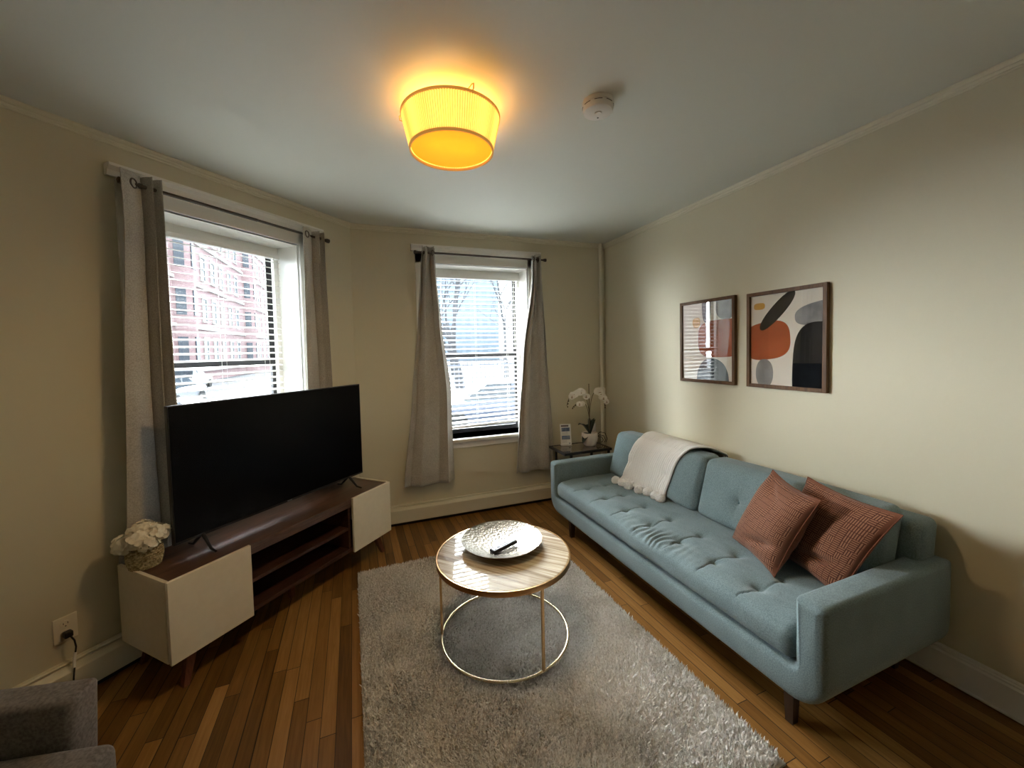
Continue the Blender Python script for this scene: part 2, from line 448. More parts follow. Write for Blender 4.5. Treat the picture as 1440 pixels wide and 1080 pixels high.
# curtains
def curtain(label, M, cols, zt, zrod, zb, phase, folds, amp, rings, bulge=0.0, pw=1.0, seed=0, off=.09, hemz=None, squeeze=False):
    """cols: list of (v, left, right) edges of the hanging panel; v 0 top .. 1 bottom"""
    NU, NV = 150, 60
    def edge(v):
        for (v0, l0, r0), (v1, l1, r1) in zip(cols, cols[1:]):
            if v <= v1 + 1e-9:
                t = (v - v0) / (v1 - v0); t = t * t * (3 - 2 * t) * .5 + t * .5
                return l0 + (l1 - l0) * t, r0 + (r1 - r0) * t
        return cols[-1][1:]
    root = empty('curtain', matrix=M @ Matrix.Translation(((cols[0][1] + cols[0][2]) / 2, 0, 0)))
    xc = (cols[0][1] + cols[0][2]) / 2
    tag(root, label, 'curtain', 'grey grommet curtains at the bay windows')
    def pos(u, v):
        l, r = edge(v)
        ph = folds(u)
        a = amp * (1 - .35 * v) * (1 + .25 * fbm(u * 3, v * 2, seed))
        y = -off - a * math.sin(ph * 2 * PI + phase + .5 * v * fbm(u * 2, v, seed + 5))
        x = l + (r - l) * (u + .018 * math.sin(ph * 4 * PI) + .02 * v * fbm(u * 4, v * 1.5, seed + 3))
        y += bulge * math.sin(PI * u) * v - .010 * v * fbm(u * 3, v * 3, seed + 9)
        z = zt + (zb - zt) * v + (hemz(u) if hemz else 0) * v
        z += .004 * fbm(u * 8, 0, seed) * v
        y = min(y, -.030)
        if squeeze:   # trapped between the wall and the television stand
            k = smooth01((.67 - z) / .13); y = y * (1 - k) + (-.033 - .006 * math.sin(ph * 2 * PI + phase)) * k
        return Vector((x - xc, y, z))
    bm = NB(); g = [[bm.verts.new(pos(i / NU, j / NV)) for i in range(NU + 1)] for j in range(NV + 1)]
    for j in range(NV):
        for i in range(NU): bm.faces.new((g[j][i], g[j][i + 1], g[j + 1][i + 1], g[j + 1][i])).smooth = True
    p = build('panel', bm, CURT, root)
    md = p.modifiers.new('thick', 'SOLIDIFY'); md.thickness = .003
    # stitched bottom hem
    bm = NB(); g = [[bm.verts.new(pos(i / NU, v) + Vector((0, -.0035, 0))) for i in range(NU + 1)] for v in (.955, .9575)]
    for i in range(NU): bm.faces.new((g[0][i], g[0][i + 1], g[1][i + 1], g[1][i])).smooth = True
    h = build('hem_stitch', bm, CURT, root); md = h.modifiers.new('t', 'SOLIDIFY'); md.thickness = .002
    for u in rings:
        v = (zrod - zt) / (zb - zt)
        q = pos(u, v); du = (pos(min(u + .01, 1), v) - pos(max(u - .01, 0), v)).normalized(); nn = du.cross(Vector((0, 0, 1))).normalized()
        up = Vector((0, 0, 1)); bm = NB()
        add_tube(bm, [q + (du * math.cos(t) + up * math.sin(t)) * .021 for t in [2 * PI * k / 24 for k in range(24)]], .0042, 8, closed=True)
        build('grommet', bm, CHROME, root)
    return root
def f_flat_left(u): # wide flat face then narrow folds to the right
    return .25 + .5 * smooth01(u / .62) * .55 + max(0, (u - .5)) * 4.6
curtain('long grey curtain on the far left beside the television', LWM, [(0, .995, 1.178), (.1, 1.0, 1.180), (.5, .965, 1.190), (1, .93, 1.24)], 2.388, 2.338, .30, .3, f_flat_left, .035, (.32, .72), seed=1, squeeze=True)
curtain('grey curtain at the right edge of the left window, daylight on it', LWM, [(0, 1.955, 2.155), (.1, 1.95, 2.155), (.55, 1.945, 2.185), (1, 1.93, 2.25)], 2.378, 2.335, .30, .2, f_flat_left, .034, (.2, .75), seed=4, squeeze=True)
def f_mid(u): return .2 + 2.6 * u + .25 * math.sin(2 * PI * u)
curtain('flaring grey curtain left of the window facing the rug', BWM, [(0, .488, .600), (.1, .470, .607), (.3, .435, .640), (.62, .365, .712), (1, .280, .722)], 2.395, 2.345, .350, .1, f_mid, .034, (.14, .80), seed=8, hemz=lambda u: -.015 * math.sin(u * PI) + .0 * u)
curtain('grey curtain hanging between the window and the side table', BWM, [(0, 1.508, 1.600), (.1, 1.505, 1.605), (.45, 1.40, 1.645), (.8, 1.335, 1.69), (1, 1.300, 1.70)], 2.378, 2.345, .335, 1.2, f_mid, .034, (.16, .7), seed=12)

# ------------------------------------------------------------------ wall outlet and cord
P0 = LWM @ Vector((.757, 0, .3125))
outl = empty('wall_outlet', matrix=LWM @ Matrix.Translation((.757, 0, .3125))); tag(outl, 'ivory double socket plate low on the left wall above the armchair', 'outlet')
build('cover_plate', box((-.038, -.006, -.055), (.038, 0, .055), .002), IVORY, outl)
DARKSLOT = mat('slot_dark', (.05, .04, .03), .6)
for dz in (.020, -.020):
    rc = NB(); add_tube(rc, [(0, -.006, dz), (0, -.009, dz)], .0165, 20); r_ = build('receptacle', rc, IVORY, outl)
    s_ = NB(); add_box(s_, (-.008, -.0097, dz + .001), (-.006, -.0088, dz + .009)); add_box(s_, (.006, -.0097, dz + .001), (.008, -.0088, dz + .009)); add_tube(s_, [(0, -.0088, dz - .007), (0, -.0097, dz - .007)], .0025, 8)
    build('slots', s_, DARKSLOT, r_)
cr = empty('power_cord', matrix=LWM @ Matrix.Translation((.757, 0, .2925))); tag(cr, 'black power cord plugged into the left wall socket', 'cord')
bm = NB(); add_box(bm, (-.014, -.040, -.013), (.014, -.0098, .013), bev=.005); build('plug', bm, BLKMET, cr)
build('cable', tube([(.004, -.036, -.008), (.012, -.046, -.03), (.015, -.048, -.06), (.012, -.046, -.09), (.008, -.05, -.10), (-.002, -.072, -.14), (-.01, -.085, -.17), (-.015, -.09, -.23), (-.03, -.10, -.275), (-.06, -.10, -.287)], .0032, 10), BLKMET, cr)
build('cable_tag', tube([(.012, -.0465, -.085), (.006, -.052, -.106), (-.002, -.070, -.138)], .0055, 10), WHITEPL, cr, )

# ------------------------------------------------------------------ framed pictures
FRAMEW = wood('picture_frame_wood', (.075, .036, .014), (.15, .075, .03), .5, 'Z', spec=.25)
ART = {k: mat('print_' + k, c, .8, spec=.1, c2=c2, scale=9, detail=5) for k, c, c2 in (
    ('paper', (.78, .72, .62), (.80, .74, .65)), ('rust', (.36, .070, .020), (.43, .10, .032)), ('black', (.004, .005, .007), (.010, .012, .016)),
    ('grey', (.20, .20, .20), (.34, .33, .32)), ('mustard', (.62, .34, .07), (.70, .40, .10)), ('slate', (.022, .030, .038), (.05, .062, .075)))}
def picglass():
    m = bpy.data.materials.new('picture_glazing'); m.use_nodes = True; nt = m.node_tree
    nt.nodes.clear(); out = N(nt, 'ShaderNodeOutputMaterial'); mx = N(nt, 'ShaderNodeMixShader')
    fr = schlick(nt, .085)
    t = N(nt, 'ShaderNodeBsdfTransparent'); g = N(nt, 'ShaderNodeBsdfGlossy'); g.inputs['Roughness'].default_value = .015
    nt.links.new(fr.outputs[0], mx.inputs[0]); nt.links.new(t.outputs[0], mx.inputs[1]); nt.links.new(g.outputs[0], mx.inputs[2]); nt.links.new(mx.outputs[0], out.inputs[0])
    return m
PGL = picglass()
def superell(cx, cy, a, b, p=2.3, rot=0, n=48, skew=0):
    o = []
    for k in range(n):
        t = 2 * PI * k / n; c, s = math.cos(t), math.sin(t)
        x = a * math.copysign(abs(c) ** (2 / p), c); y = b * math.copysign(abs(s) ** (2 / p), s); x += skew * y
        o.append((cx + x * math.cos(rot) - y * math.sin(rot), cy + x * math.sin(rot) + y * math.cos(rot)))
    return o
def clip(poly, w, h):
    for ax, lim, sg in ((0, -w, -1), (0, w, 1), (1, -h, -1), (1, h, 1)):
        out = []
        for i in range(len(poly)):
            p, q = poly[i - 1], poly[i]
            ip, iq = sg * p[ax] <= sg * lim, sg * q[ax] <= sg * lim
            if ip != iq:
                t = (lim - p[ax]) / (q[ax] - p[ax]); out.append((p[0] + (q[0] - p[0]) * t, p[1] + (q[1] - p[1]) * t))
            if iq: out.append(q)
        poly = out
    return poly
def picture(label, yc, zc, w, h, shapes):
    # local x runs along -Y (to the right as seen), local z up, local y into the wall
    root = empty('framed_picture', matrix=RWM @ Matrix.Translation((-yc, 0, zc))); tag(root, label, 'picture', 'pair of abstract framed prints')
    f = NB(); t = .022; d = .028
    for a, b in (((-w, -d, -h), (-w + t, -.002, h)), ((w - t, -d, -h), (w, -.002, h)), ((-w + t, -d, h - t), (w - t, -.002, h)), ((-w + t, -d, -h), (w - t, -.002, -h + t))):
        add_box(f, a, b, bev=.0015, seg=1)
    build('frame', f, FRAMEW, root)
    iw, ih = w - t, h - t
    names = list(ART); bm = NB(); add_box(bm, (-iw, -.012, -ih), (iw, -.004, ih), names.index('paper'))
    for i, (c, poly) in enumerate(shapes):
        poly = clip([(x * iw, z * ih) for x, z in poly], iw, ih)
        y1 = -.0124 - .0003 * i
        fr_ = [bm.verts.new((x, y1, z)) for x, z in poly]; bk = [bm.verts.new((x, -.0119, z)) for x, z in poly]
        bm.faces.new(fr_).material_index = names.index(c)
        for k in range(len(poly)):
            bm.faces.new((fr_[k], fr_[k - 1], bk[k - 1], bk[k])).material_index = names.index(c)
    build('art_print', bm, [ART[k] for k in names], root)
    g = NB(); add_box(g, (-iw, -.0210, -ih), (iw, -.0200, ih)); build('glazing', g, PGL, root)
picture('smaller-looking left framed print with a tapering dark shape above a rust block', 2.226, 1.530, .2465, .304, [
    ('slate', superell(-.02, .92, .17, .44, 2.4)), ('grey', superell(.72, .88, .36, .36, 2.4, rot=-.2)), ('mustard', superell(-.42, .50, .16, .13, 3)),
    ('rust', superell(.52, .06, .86, .47, 3.6, rot=.03)), ('slate', superell(.22, -1.02, .62, .58, 2.2, rot=-.1))])
picture('right framed print with a slanted black oval over a rust block', 1.652, 1.526, .2395, .300, [
    ('grey', superell(.93, .52, .66, .22, 2.6, rot=.12)), ('rust', superell(-.52, -.02, .68, .42, 3.0, rot=.1)), ('mustard', superell(-.74, .76, .17, .075, 3)),
    ('black', superell(-.22, .62, .62, .16, 2.2, rot=.66)), ('black', superell(1.0, -.62, .78, .95, 3.2, rot=-.05)), ('grey', superell(-.58, -.75, .26, .32, 2.2, rot=-.02))])

# ------------------------------------------------------------------ ceiling lamp
lx, ly = .391, 1.748
lamp = empty('ceiling_lamp', (lx, ly, H)); tag(lamp, 'pleated yellow drum lamp glowing on the ceiling', 'ceiling lamp')
def shade_mat(name, c, em, e, tr=.5, pleat=False):
    m, nt, b = new_mat(name); nt.nodes.remove(b); out = nt.nodes['Material Output']
    d = N(nt, 'ShaderNodeBsdfDiffuse'); t = N(nt, 'ShaderNodeBsdfTranslucent'); mx = N(nt, 'ShaderNodeMixShader'); mx.inputs[0].default_value = tr
    d.inputs[0].default_value = (*c, 1); t.inputs[0].default_value = (*c, 1)
    em_ = N(nt, 'ShaderNodeEmission'); em_.inputs[0].default_value = (*em, 1); em_.inputs[1].default_value = e
    if pleat:   # doubled cloth of the pleats
        tc = N(nt, 'ShaderNodeTexCoord'); sp = N(nt, 'ShaderNodeSeparateXYZ'); nt.links.new(tc.outputs['Object'], sp.inputs[0])
        at = N(nt, 'ShaderNodeMath', operation='ARCTAN2'); nt.links.new(sp.outputs[1], at.inputs[0]); nt.links.new(sp.outputs[0], at.inputs[1])
        ml = N(nt, 'ShaderNodeMath', operation='MULTIPLY'); ml.inputs[1].default_value = 130; nt.links.new(at.outputs[0], ml.inputs[0])
        sn = N(nt, 'ShaderNodeMath', operation='SINE'); nt.links.new(ml.outputs[0], sn.inputs[0])
        mr = N(nt, 'ShaderNodeMapRange'); mr.inputs['From Min'].default_value = -1; nt.links.new(sn.outputs[0], mr.inputs[0])
        rp = ramp(nt, [(0, tuple(v * .62 for v in c)), (.6, c)]); nt.links.new(mr.outputs[0], rp.inputs[0])
        nt.links.new(rp.outputs[0], t.inputs[0]); nt.links.new(rp.outputs[0], d.inputs[0])
        ms = N(nt, 'ShaderNodeMath', operation='MULTIPLY_ADD'); ms.inputs[1].default_value = e * .35; ms.inputs[2].default_value = e * .75
        nt.links.new(mr.outputs[0], ms.inputs[0]); nt.links.new(ms.outputs[0], em_.inputs[1])
    ad = N(nt, 'ShaderNodeAddShader')
    nt.links.new(d.outputs[0], mx.inputs[1]); nt.links.new(t.outputs[0], mx.inputs[2]); nt.links.new(mx.outputs[0], ad.inputs[0]); nt.links.new(em_.outputs[0], ad.inputs[1]); nt.links.new(ad.outputs[0], out.inputs[0])
    return m
SHADE = shade_mat('lit_pleated_shade', (.86, .72, .40), (1.0, .58, .13), .60, pleat=True)
DIFF = shade_mat('lit_diffuser', (.75, .40, .07), (1.0, .38, .018), .62, .4)
BAND = shade_mat('shade_binding', (.55, .38, .15), (1, .5, .1), .18, .2)
LAMPP = dict(zt=-.049, zb=-.188, rt=.211, rb=.179)
n = 240; bm = NB(); prof = [(LAMPP['rt'] + (LAMPP['rb'] - LAMPP['rt']) * t, LAMPP['zt'] + (LAMPP['zb'] - LAMPP['zt']) * t) for t in [i / 8 for i in range(9)]]
add_lathe(bm, prof, n=n * 2, fn=lambda a, z: .0022 * math.sin(a * 120) )
build('lamp_shade', bm, SHADE, lamp).modifiers.new('t', 'SOLIDIFY').thickness = .0015
for nm, r, z in (('top_binding', LAMPP['rt'], LAMPP['zt']), ('bottom_binding', LAMPP['rb'], LAMPP['zb'])):
    bm = NB(); add_lathe(bm, [(r + .003, z - .005), (r + .004, z + .005), (r - .003, z + .005), (r - .004, z - .005), (r + .003, z - .005)], n=96)
    build(nm, bm, BAND, lamp)
build('diffuser', lathe([(0, LAMPP['zb'] + .018), (.168, LAMPP['zb'] + .018), (.175, LAMPP['zb'] + .012), (.175, LAMPP['zb'] + .010), (0, LAMPP['zb'] + .014)], n=72), DIFF, lamp)
build('ceiling_plate', lathe([(0, 0), (.065, 0), (.065, -.02), (.05, -.028), (0, -.028)], n=32), WHITEPL, lamp)
for a in (2.75, .62, 4.9):
    ca, sa = math.cos(a), math.sin(a)
    build('support_arm', tube([(.05 * ca, .05 * sa, -.022), (.215 * ca, .215 * sa, -.022), (.228 * ca, .228 * sa, -.028), (.226 * ca, .226 * sa, -.046), (.213 * ca, .213 * sa, -.050)], .0028, 8), BAND, lamp)
BULB = emit('lit_bulb', (1, .55, .15), 36)
for s in (-1, 1):
    bm = NB(); add_lathe(bm, [(0, -.045), (.014, -.04), (.03, -.02), (.032, 0), (.028, .018), (.014, .04), (.013, .06), (0, .06)], n=24)
    b_ = build('bulb', bm, BULB, lamp, matrix=Matrix.Translation((s * .07, -.02, -.09)) @ Matrix.Rotation(s * PI / 2, 4, 'Y'))

# ------------------------------------------------------------------ smoke detector
sd = empty('smoke_detector', (.985, 1.512, H)); tag(sd, 'round white smoke detector on the ceiling beside the lamp', 'smoke detector')
build('base', lathe([(0, 0), (.066, 0), (.066, -.014), (.064, -.016), (0, -.016)], n=48), WHITEPL, sd)
build('housing', lathe([(.058, -.016), (.058, -.019), (.065, -.019), (.065, -.032), (.061, -.044), (.052, -.047), (0, -.047)], n=64), WHITEPL, sd)
build('test_button', lathe([(0, -.047), (.015, -.047), (.015, -.0495), (.012, -.0505), (0, -.0505)], n=24), WHITEPL, sd)
SLOTM = mat('vent_dark', (.03, .028, .025), .7)
for k in range(8):
    bm = NB(); a0 = k * PI / 4; pts = [(.0605 * math.cos(a0 + t * .5), .0605 * math.sin(a0 + t * .5), -.0175) for t in [i / 6 for i in range(7)]]
    pts = [(.0655 * math.cos(a0 + t * .5), .0655 * math.sin(a0 + t * .5), -.0225) for t in [i / 6 for i in range(7)]]
    build('vent_slot', add_tube(bm, pts, .0014, 6), SLOTM, sd)
build('indicator', lathe([(0, -.0465), (.004, -.0465), (.004, -.0478), (0, -.0478)], c=(.018, .03, 0), n=12), SLOTM, sd)

# ------------------------------------------------------------------ rug
RC = (.635, 1.90)
def rug_mat():
    m, nt, b = new_mat('shag_pile'); L = nt.links.new
    tc = N(nt, 'ShaderNodeTexCoord')
    n1 = N(nt, 'ShaderNodeTexNoise'); n1.inputs['Scale'].default_value = 110; n1.inputs['Detail'].default_value = 2
    n2 = N(nt, 'ShaderNodeTexNoise'); n2.inputs['Scale'].default_value = 5; n2.inputs['Detail'].default_value = 3
    L(tc.outputs['Object'], n1.inputs[0]); L(tc.outputs['Object'], n2.inputs[0])
    a = N(nt, 'ShaderNodeMath', operation='MULTIPLY_ADD'); a.inputs[1].default_value = .5; L(n2.outputs['Fac'], a.inputs[0]); L(n1.outputs['Fac'], a.inputs[2])
    r = ramp(nt, [(.44, (.42, .395, .36)), (.65, (.71, .68, .63)), (.90, (.97, .95, .92))]); L(a.outputs[0], r.inputs[0]); L(r.outputs[0], b.inputs['Base Color'])
    b.inputs['Roughness'].default_value = .9; b.inputs['Specular IOR Level'].default_value = .2; b.inputs['Sheen Weight'].default_value = .15
    return m
RUGM = rug_mat(); RW, RL = 1.405, 1.95
rug = empty('shag_rug', (.628, 1.878, 0), math.radians(1.9)); tag(rug, 'pale grey shag rug lying under the round coffee table', 'rug')
RUGB = mat('rug_backing', (.46, .43, .37), .95, bump=.4, bscale=300)
build('backing', box((-RW / 2 + .01, -RL / 2 + .01, .001), (RW / 2 - .01, RL / 2 - .01, .010)), RUGB, rug)
def pile():
    rng = np.random.default_rng(3); n = 100000
    x = (rng.random(n) - .5) * (RW - .03); y = (rng.random(n) - .5) * (RL - .03)
    ed = np.clip(np.minimum(RW / 2 - np.abs(x), RL / 2 - np.abs(y)) / .05, .35, 1)
    # uneven lean of the pile in soft patches
    lx_ = .6 * np.sin(3.1 * x + 1.3 * y + 1) + .5 * np.sin(5.3 * y - 2.2 * x) + .4 * np.sin(11 * x + 7 * y)
    ly_ = .6 * np.cos(2.7 * y - 1.9 * x + 2) + .5 * np.sin(6.1 * x + 3.0 * y) + .4 * np.cos(9 * y - 8 * x)
    # tracks in the pile
    for (px_, py_, dx, dy) in ((-.3, -.55, .95, .3), (.1, -.3, .8, .6), (-.4, .3, .5, .86), (.2, .0, .99, -.05)):
        q = np.abs((x - px_) * dy - (y - py_) * dx); ly_ += np.exp(-(q / .02) ** 2) * 1.2
    L = .024 + .014 * rng.random(n)
    ax = (lx_ * .6 + rng.normal(0, .7, n)) * ed; ay = (ly_ * .6 + rng.normal(0, .7, n)) * ed; L = L * (.75 + .25 * ed)
    nrm = np.sqrt(ax * ax + ay * ay + 1.0); tx, ty, tz = ax / nrm * L, ay / nrm * L, 1.0 / nrm * L
    th = rng.random(n) * 2 * PI; w = .0021 + .0012 * rng.random(n); wx, wy = np.cos(th) * w, np.sin(th) * w
    z0 = np.full(n, .008)
    V = np.empty((n, 5, 3))
    V[:, 0] = np.stack([x - wx, y - wy, z0], 1); V[:, 1] = np.stack([x + wx, y + wy, z0], 1)
    mx_, my_, mz = x + tx * .5, y + ty * .5, z0 + tz * .62
    V[:, 2] = np.stack([mx_ + wx, my_ + wy, mz], 1); V[:, 3] = np.stack([mx_ - wx, my_ - wy, mz], 1)
    V[:, 4] = np.stack([x + tx, y + ty, z0 + tz], 1)
    me = bpy.data.meshes.new('pile'); base = (np.arange(n) * 5)[:, None]
    q4 = base + np.array([0, 1, 2, 3]); q3 = base + np.array([3, 2, 4])
    me.vertices.add(n * 5); me.vertices.foreach_set('co', V.reshape(-1))
    idx = np.concatenate([q4, q3], 1).reshape(-1)
    me.loops.add(n * 7); me.loops.foreach_set('vertex_index', idx)
    me.polygons.add(n * 2)
    st = (np.arange(n) * 7)[:, None] + np.array([0, 4]); me.polygons.foreach_set('loop_start', st.reshape(-1))
    me.update(calc_edges=True); me.materials.append(RUGM)
    return me
po = link('pile', pile(), rug); tag(po, kind='stuff')

# ------------------------------------------------------------------ coffee table
TC = Vector((.640, 1.915, 0)); TZ = .452
def table_top_mat():
    m, nt, b = new_mat('striped_ash_veneer'); L = nt.links.new
    tc = N(nt, 'ShaderNodeTexCoord'); mr = N(nt, 'ShaderNodeMapping'); mr.inputs['Rotation'].default_value = (0, 0, math.radians(47)); mp = N(nt, 'ShaderNodeMapping'); mp.inputs['Scale'].default_value = (1.6, 42, 1)
    L(tc.outputs['Object'], mr.inputs[0]); L(mr.outputs[0], mp.inputs[0])
    n = N(nt, 'ShaderNodeTexNoise'); n.inputs['Scale'].default_value = 1.6; n.inputs['Detail'].default_value = 6; n.inputs['Distortion'].default_value = .4
    L(mp.outputs[0], n.inputs[0])
    r = ramp(nt, [(.34, (.24, .155, .085)), (.45, (.42, .30, .18)), (.55, (.58, .46, .31)), (.68, (.74, .65, .50))]); L(n.outputs['Fac'], r.inputs[0]); L(r.outputs[0], b.inputs['Base Color'])
    b.inputs['Roughness'].default_value = .45; b.inputs['Specular IOR Level'].default_value = .3; b.inputs['Coat Weight'].default_value = .32; b.inputs['Coat IOR'].default_value = 1.5; b.inputs['Coat Roughness'].default_value = .02; b.inputs['Coat Tint'].default_value = (.9, 1, 1, 1)
    return m
ct = empty('coffee_table', TC); tag(ct, 'round wood-topped coffee table on thin gold legs standing on the rug', 'coffee table')
build('table_top', lathe([(0, TZ), (.331, TZ), (.334, TZ), (.3385, TZ - .003), (.3385, TZ - .018), (0, TZ - .018)], n=96), table_top_mat(), ct)
build('rim', lathe([(.3385, TZ + .001), (.3445, TZ + .001), (.3455, TZ - .002), (.3455, TZ - .024), (.340, TZ - .026), (.328, TZ - .026), (.328, TZ - .0185), (.3385, TZ - .0185), (.3385, TZ + .001)], n=96), GOLD, ct)
for a in (-77, 43, 163):
    a = math.radians(a); c, s = math.cos(a), math.sin(a); M_ = Matrix.Rotation(a, 4, 'Z')
    build('leg', box((.322, -.0065, .036), (.333, .0065, TZ - .022), .001, 1, M_), GOLD, ct)
build('base_ring', tube([(.3265 * math.cos(2 * PI * k / 96), .3265 * math.sin(2 * PI * k / 96), .034) for k in range(96)], .0062, 12, closed=True), GOLDL, ct)

# hammered dish
def hammered():
    m, nt, b = new_mat('hammered_champagne_metal'); setc(b, (.31, .265, .205)); b.inputs['Metallic'].default_value = 1; b.inputs['Roughness'].default_value = .26
    tc = N(nt, 'ShaderNodeTexCoord'); v = N(nt, 'ShaderNodeTexVoronoi'); v.inputs['Scale'].default_value = 70
    nt.links.new(tc.outputs['Object'], v.inputs[0]); bp = N(nt, 'ShaderNodeBump'); bp.inputs['Strength'].default_value = .45; bp.inputs['Distance'].default_value = .004
    nt.links.new(v.outputs['Distance'], bp.inputs['Height']); nt.links.new(bp.outputs[0], b.inputs['Normal']); return m
BC = Vector((.656, 1.985, TZ))
dish = empty('metal_dish', BC); tag(dish, 'wide shallow hammered metal dish on the round coffee table', 'dish')
def dz(r): return .007 + .035 * (r / .212) ** 2.2
rr = [0, .03, .06, .09, .12, .15, .18, .2, .212]
prof = [(r, dz(r)) for r in rr] + [(.2145, dz(.212) + .001), (.2135, dz(.212) - .003)] + [(r, dz(r) - .004) for r in (.2, .17, .13, .09)] + [(.075, .004), (.070, .001), (.0, .001)]
build('bowl', lathe(prof, n=96), hammered(), dish)

# remote control resting in the dish
rm = empty('remote_control'); tag(rm, 'slim black remote control with pale buttons lying in the metal dish', 'remote control')
ra = math.atan2(.095, .155)
rm.matrix_world = Matrix.Translation((.645, 1.920, TZ + .0275)) @ Matrix.Rotation(math.radians(20), 4, 'Z') @ Matrix.Rotation(math.radians(-3), 4, 'Y')
REMB = mat('remote_black', (.012, .012, .013), .3); REMS = mat('remote_face', (.27, .28, .32), .35); REMK = mat('remote_keys', (.10, .11, .13), .4)
bm = rbox((.160, .042, .020), .008, (16, 6, 3)); build('body', bm, REMB, rm)
build('face_plate', box((-.074, -.017, .0095), (.074, .017, .0106), .001, 1), REMS, rm)
for i, (x, y, r) in enumerate([(-.06, .009, .0035), (-.06, -.009, .0035), (-.035, 0, .0085), (-.012, .009, .0035), (-.012, -.009, .0035), (.002, .009, .0035), (.002, -.009, .0035), (.016, .009, .0035), (.016, -.009, .0035)]):
    build('key', lathe([(r, .010), (r, .0118), (r * .7, .0124), (0, .0124)], c=(x, y, 0), n=14), REMK, rm)

# ------------------------------------------------------------------ TV stand (frame: x along the bay wall, y towards the wall)
def LP(s, d, z=0): return nL * d + DL * s + Vector((0, 0, z))
rzL = math.atan2(DL.y, DL.x)
stand = empty('tv_stand', LP(.925, -2.082), rzL); tag(stand, 'low walnut television stand with white doors and an open middle shelf', 'tv stand')
Ls, Ds, Z0, Z1 = 1.42, .395, .150, .520
dw = .365
build('top_panel', box((.016, -.0, Z1 - .030), (Ls - .016, Ds, Z1 - .006), .001, 1), WALNUT, stand)
for x in (0, Ls - .016):
    build('side_panel', box((x, .006, Z0), (x + .016, Ds, Z1), .001, 1), LAM, stand)
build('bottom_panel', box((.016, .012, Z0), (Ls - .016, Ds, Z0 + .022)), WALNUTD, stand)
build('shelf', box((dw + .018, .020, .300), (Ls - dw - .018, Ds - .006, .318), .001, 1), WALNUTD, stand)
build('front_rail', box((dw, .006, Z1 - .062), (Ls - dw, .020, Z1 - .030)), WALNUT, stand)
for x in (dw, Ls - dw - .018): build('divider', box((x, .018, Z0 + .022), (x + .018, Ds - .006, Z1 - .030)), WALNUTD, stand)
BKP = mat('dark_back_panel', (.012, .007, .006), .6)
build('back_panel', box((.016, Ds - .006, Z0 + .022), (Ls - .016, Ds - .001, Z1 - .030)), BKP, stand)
for x in (0.003, Ls - dw - .001):
    build('door', box((x, -.016, Z0 - .004), (x + dw - .002, .002, Z1 - .001), .0015, 1), LAM, stand)
def tleg(x, y, sx, sy):
    bm = NB(); n = 4
    top = Vector((x, y, Z0)); bot = Vector((x + sx * .045, y + sy * .03, 0))
    a = [bm.verts.new(top + Vector((dx * .021, dy * .021, 0))) for dx, dy in ((-1, -1), (1, -1), (1, 1), (-1, 1))]
    b = [bm.verts.new(bot + Vector((dx * .012, dy * .012, 0))) for dx, dy in ((-1, -1), (1, -1), (1, 1), (-1, 1))]
    for k in range(4): bm.faces.new((a[k], a[(k + 1) % 4], b[(k + 1) % 4], b[k]))
    bm.faces.new(a); bm.faces.new(b[::-1]); build('leg', bm, REDWOOD, stand)
for x, sx in ((.11, -1), (Ls - .11, 1)):
    for y, sy in ((.05, -1), (Ds - .05, 1)): tleg(x, y, sx, sy)
build('leg', box((Ls / 2 - .014, .15, 0), (Ls / 2 + .014, .178, Z0)), REDWOOD, stand)

# television
tv = empty('television', LP(1.672, -2.285, Z1 - .006), rzL); tag(tv, 'large black flat television standing on the walnut stand', 'television')
SCR = mat('screen_glass', (.002, .002, .003), .22, spec=.12); BEZ = mat('bezel_black', (.010, .010, .011), .35)
hw = .612; zb_, zt_ = .070, .752
bm = NB(); add_box(bm, (-hw, -.012, zb_), (hw, .012, zt_), bev=.002); add_box(bm, (-hw + .03, .010, zb_ + .02), (hw - .03, .052, zb_ + .42), bev=.012); build('cabinet', bm, BEZ, tv)
build('screen', box((-hw + .006, -.0135, zb_ + .014), (hw - .006, -.0118, zt_ - .006)), SCR, tv)
bm = NB()
for k, w_ in enumerate((.006, .005, .006, .003)): add_box(bm, (-.016 + k * .009, -.0145, zb_ + .004), (-.016 + k * .009 + w_, -.0119, zb_ + .0095))
build('badge', bm, mat('badge_grey', (.25, .25, .26), .4), tv)
for s in (-1, 1):
    bm = NB()
    for e in (-1, 1):
        add_tube(bm, [(s * .485, 0, zb_ + .01), (s * .487, e * .075, .012), (s * .488, e * .115, .0065)], [.010, .007, .0055], 8)
    build('foot', bm, BEZ, tv)

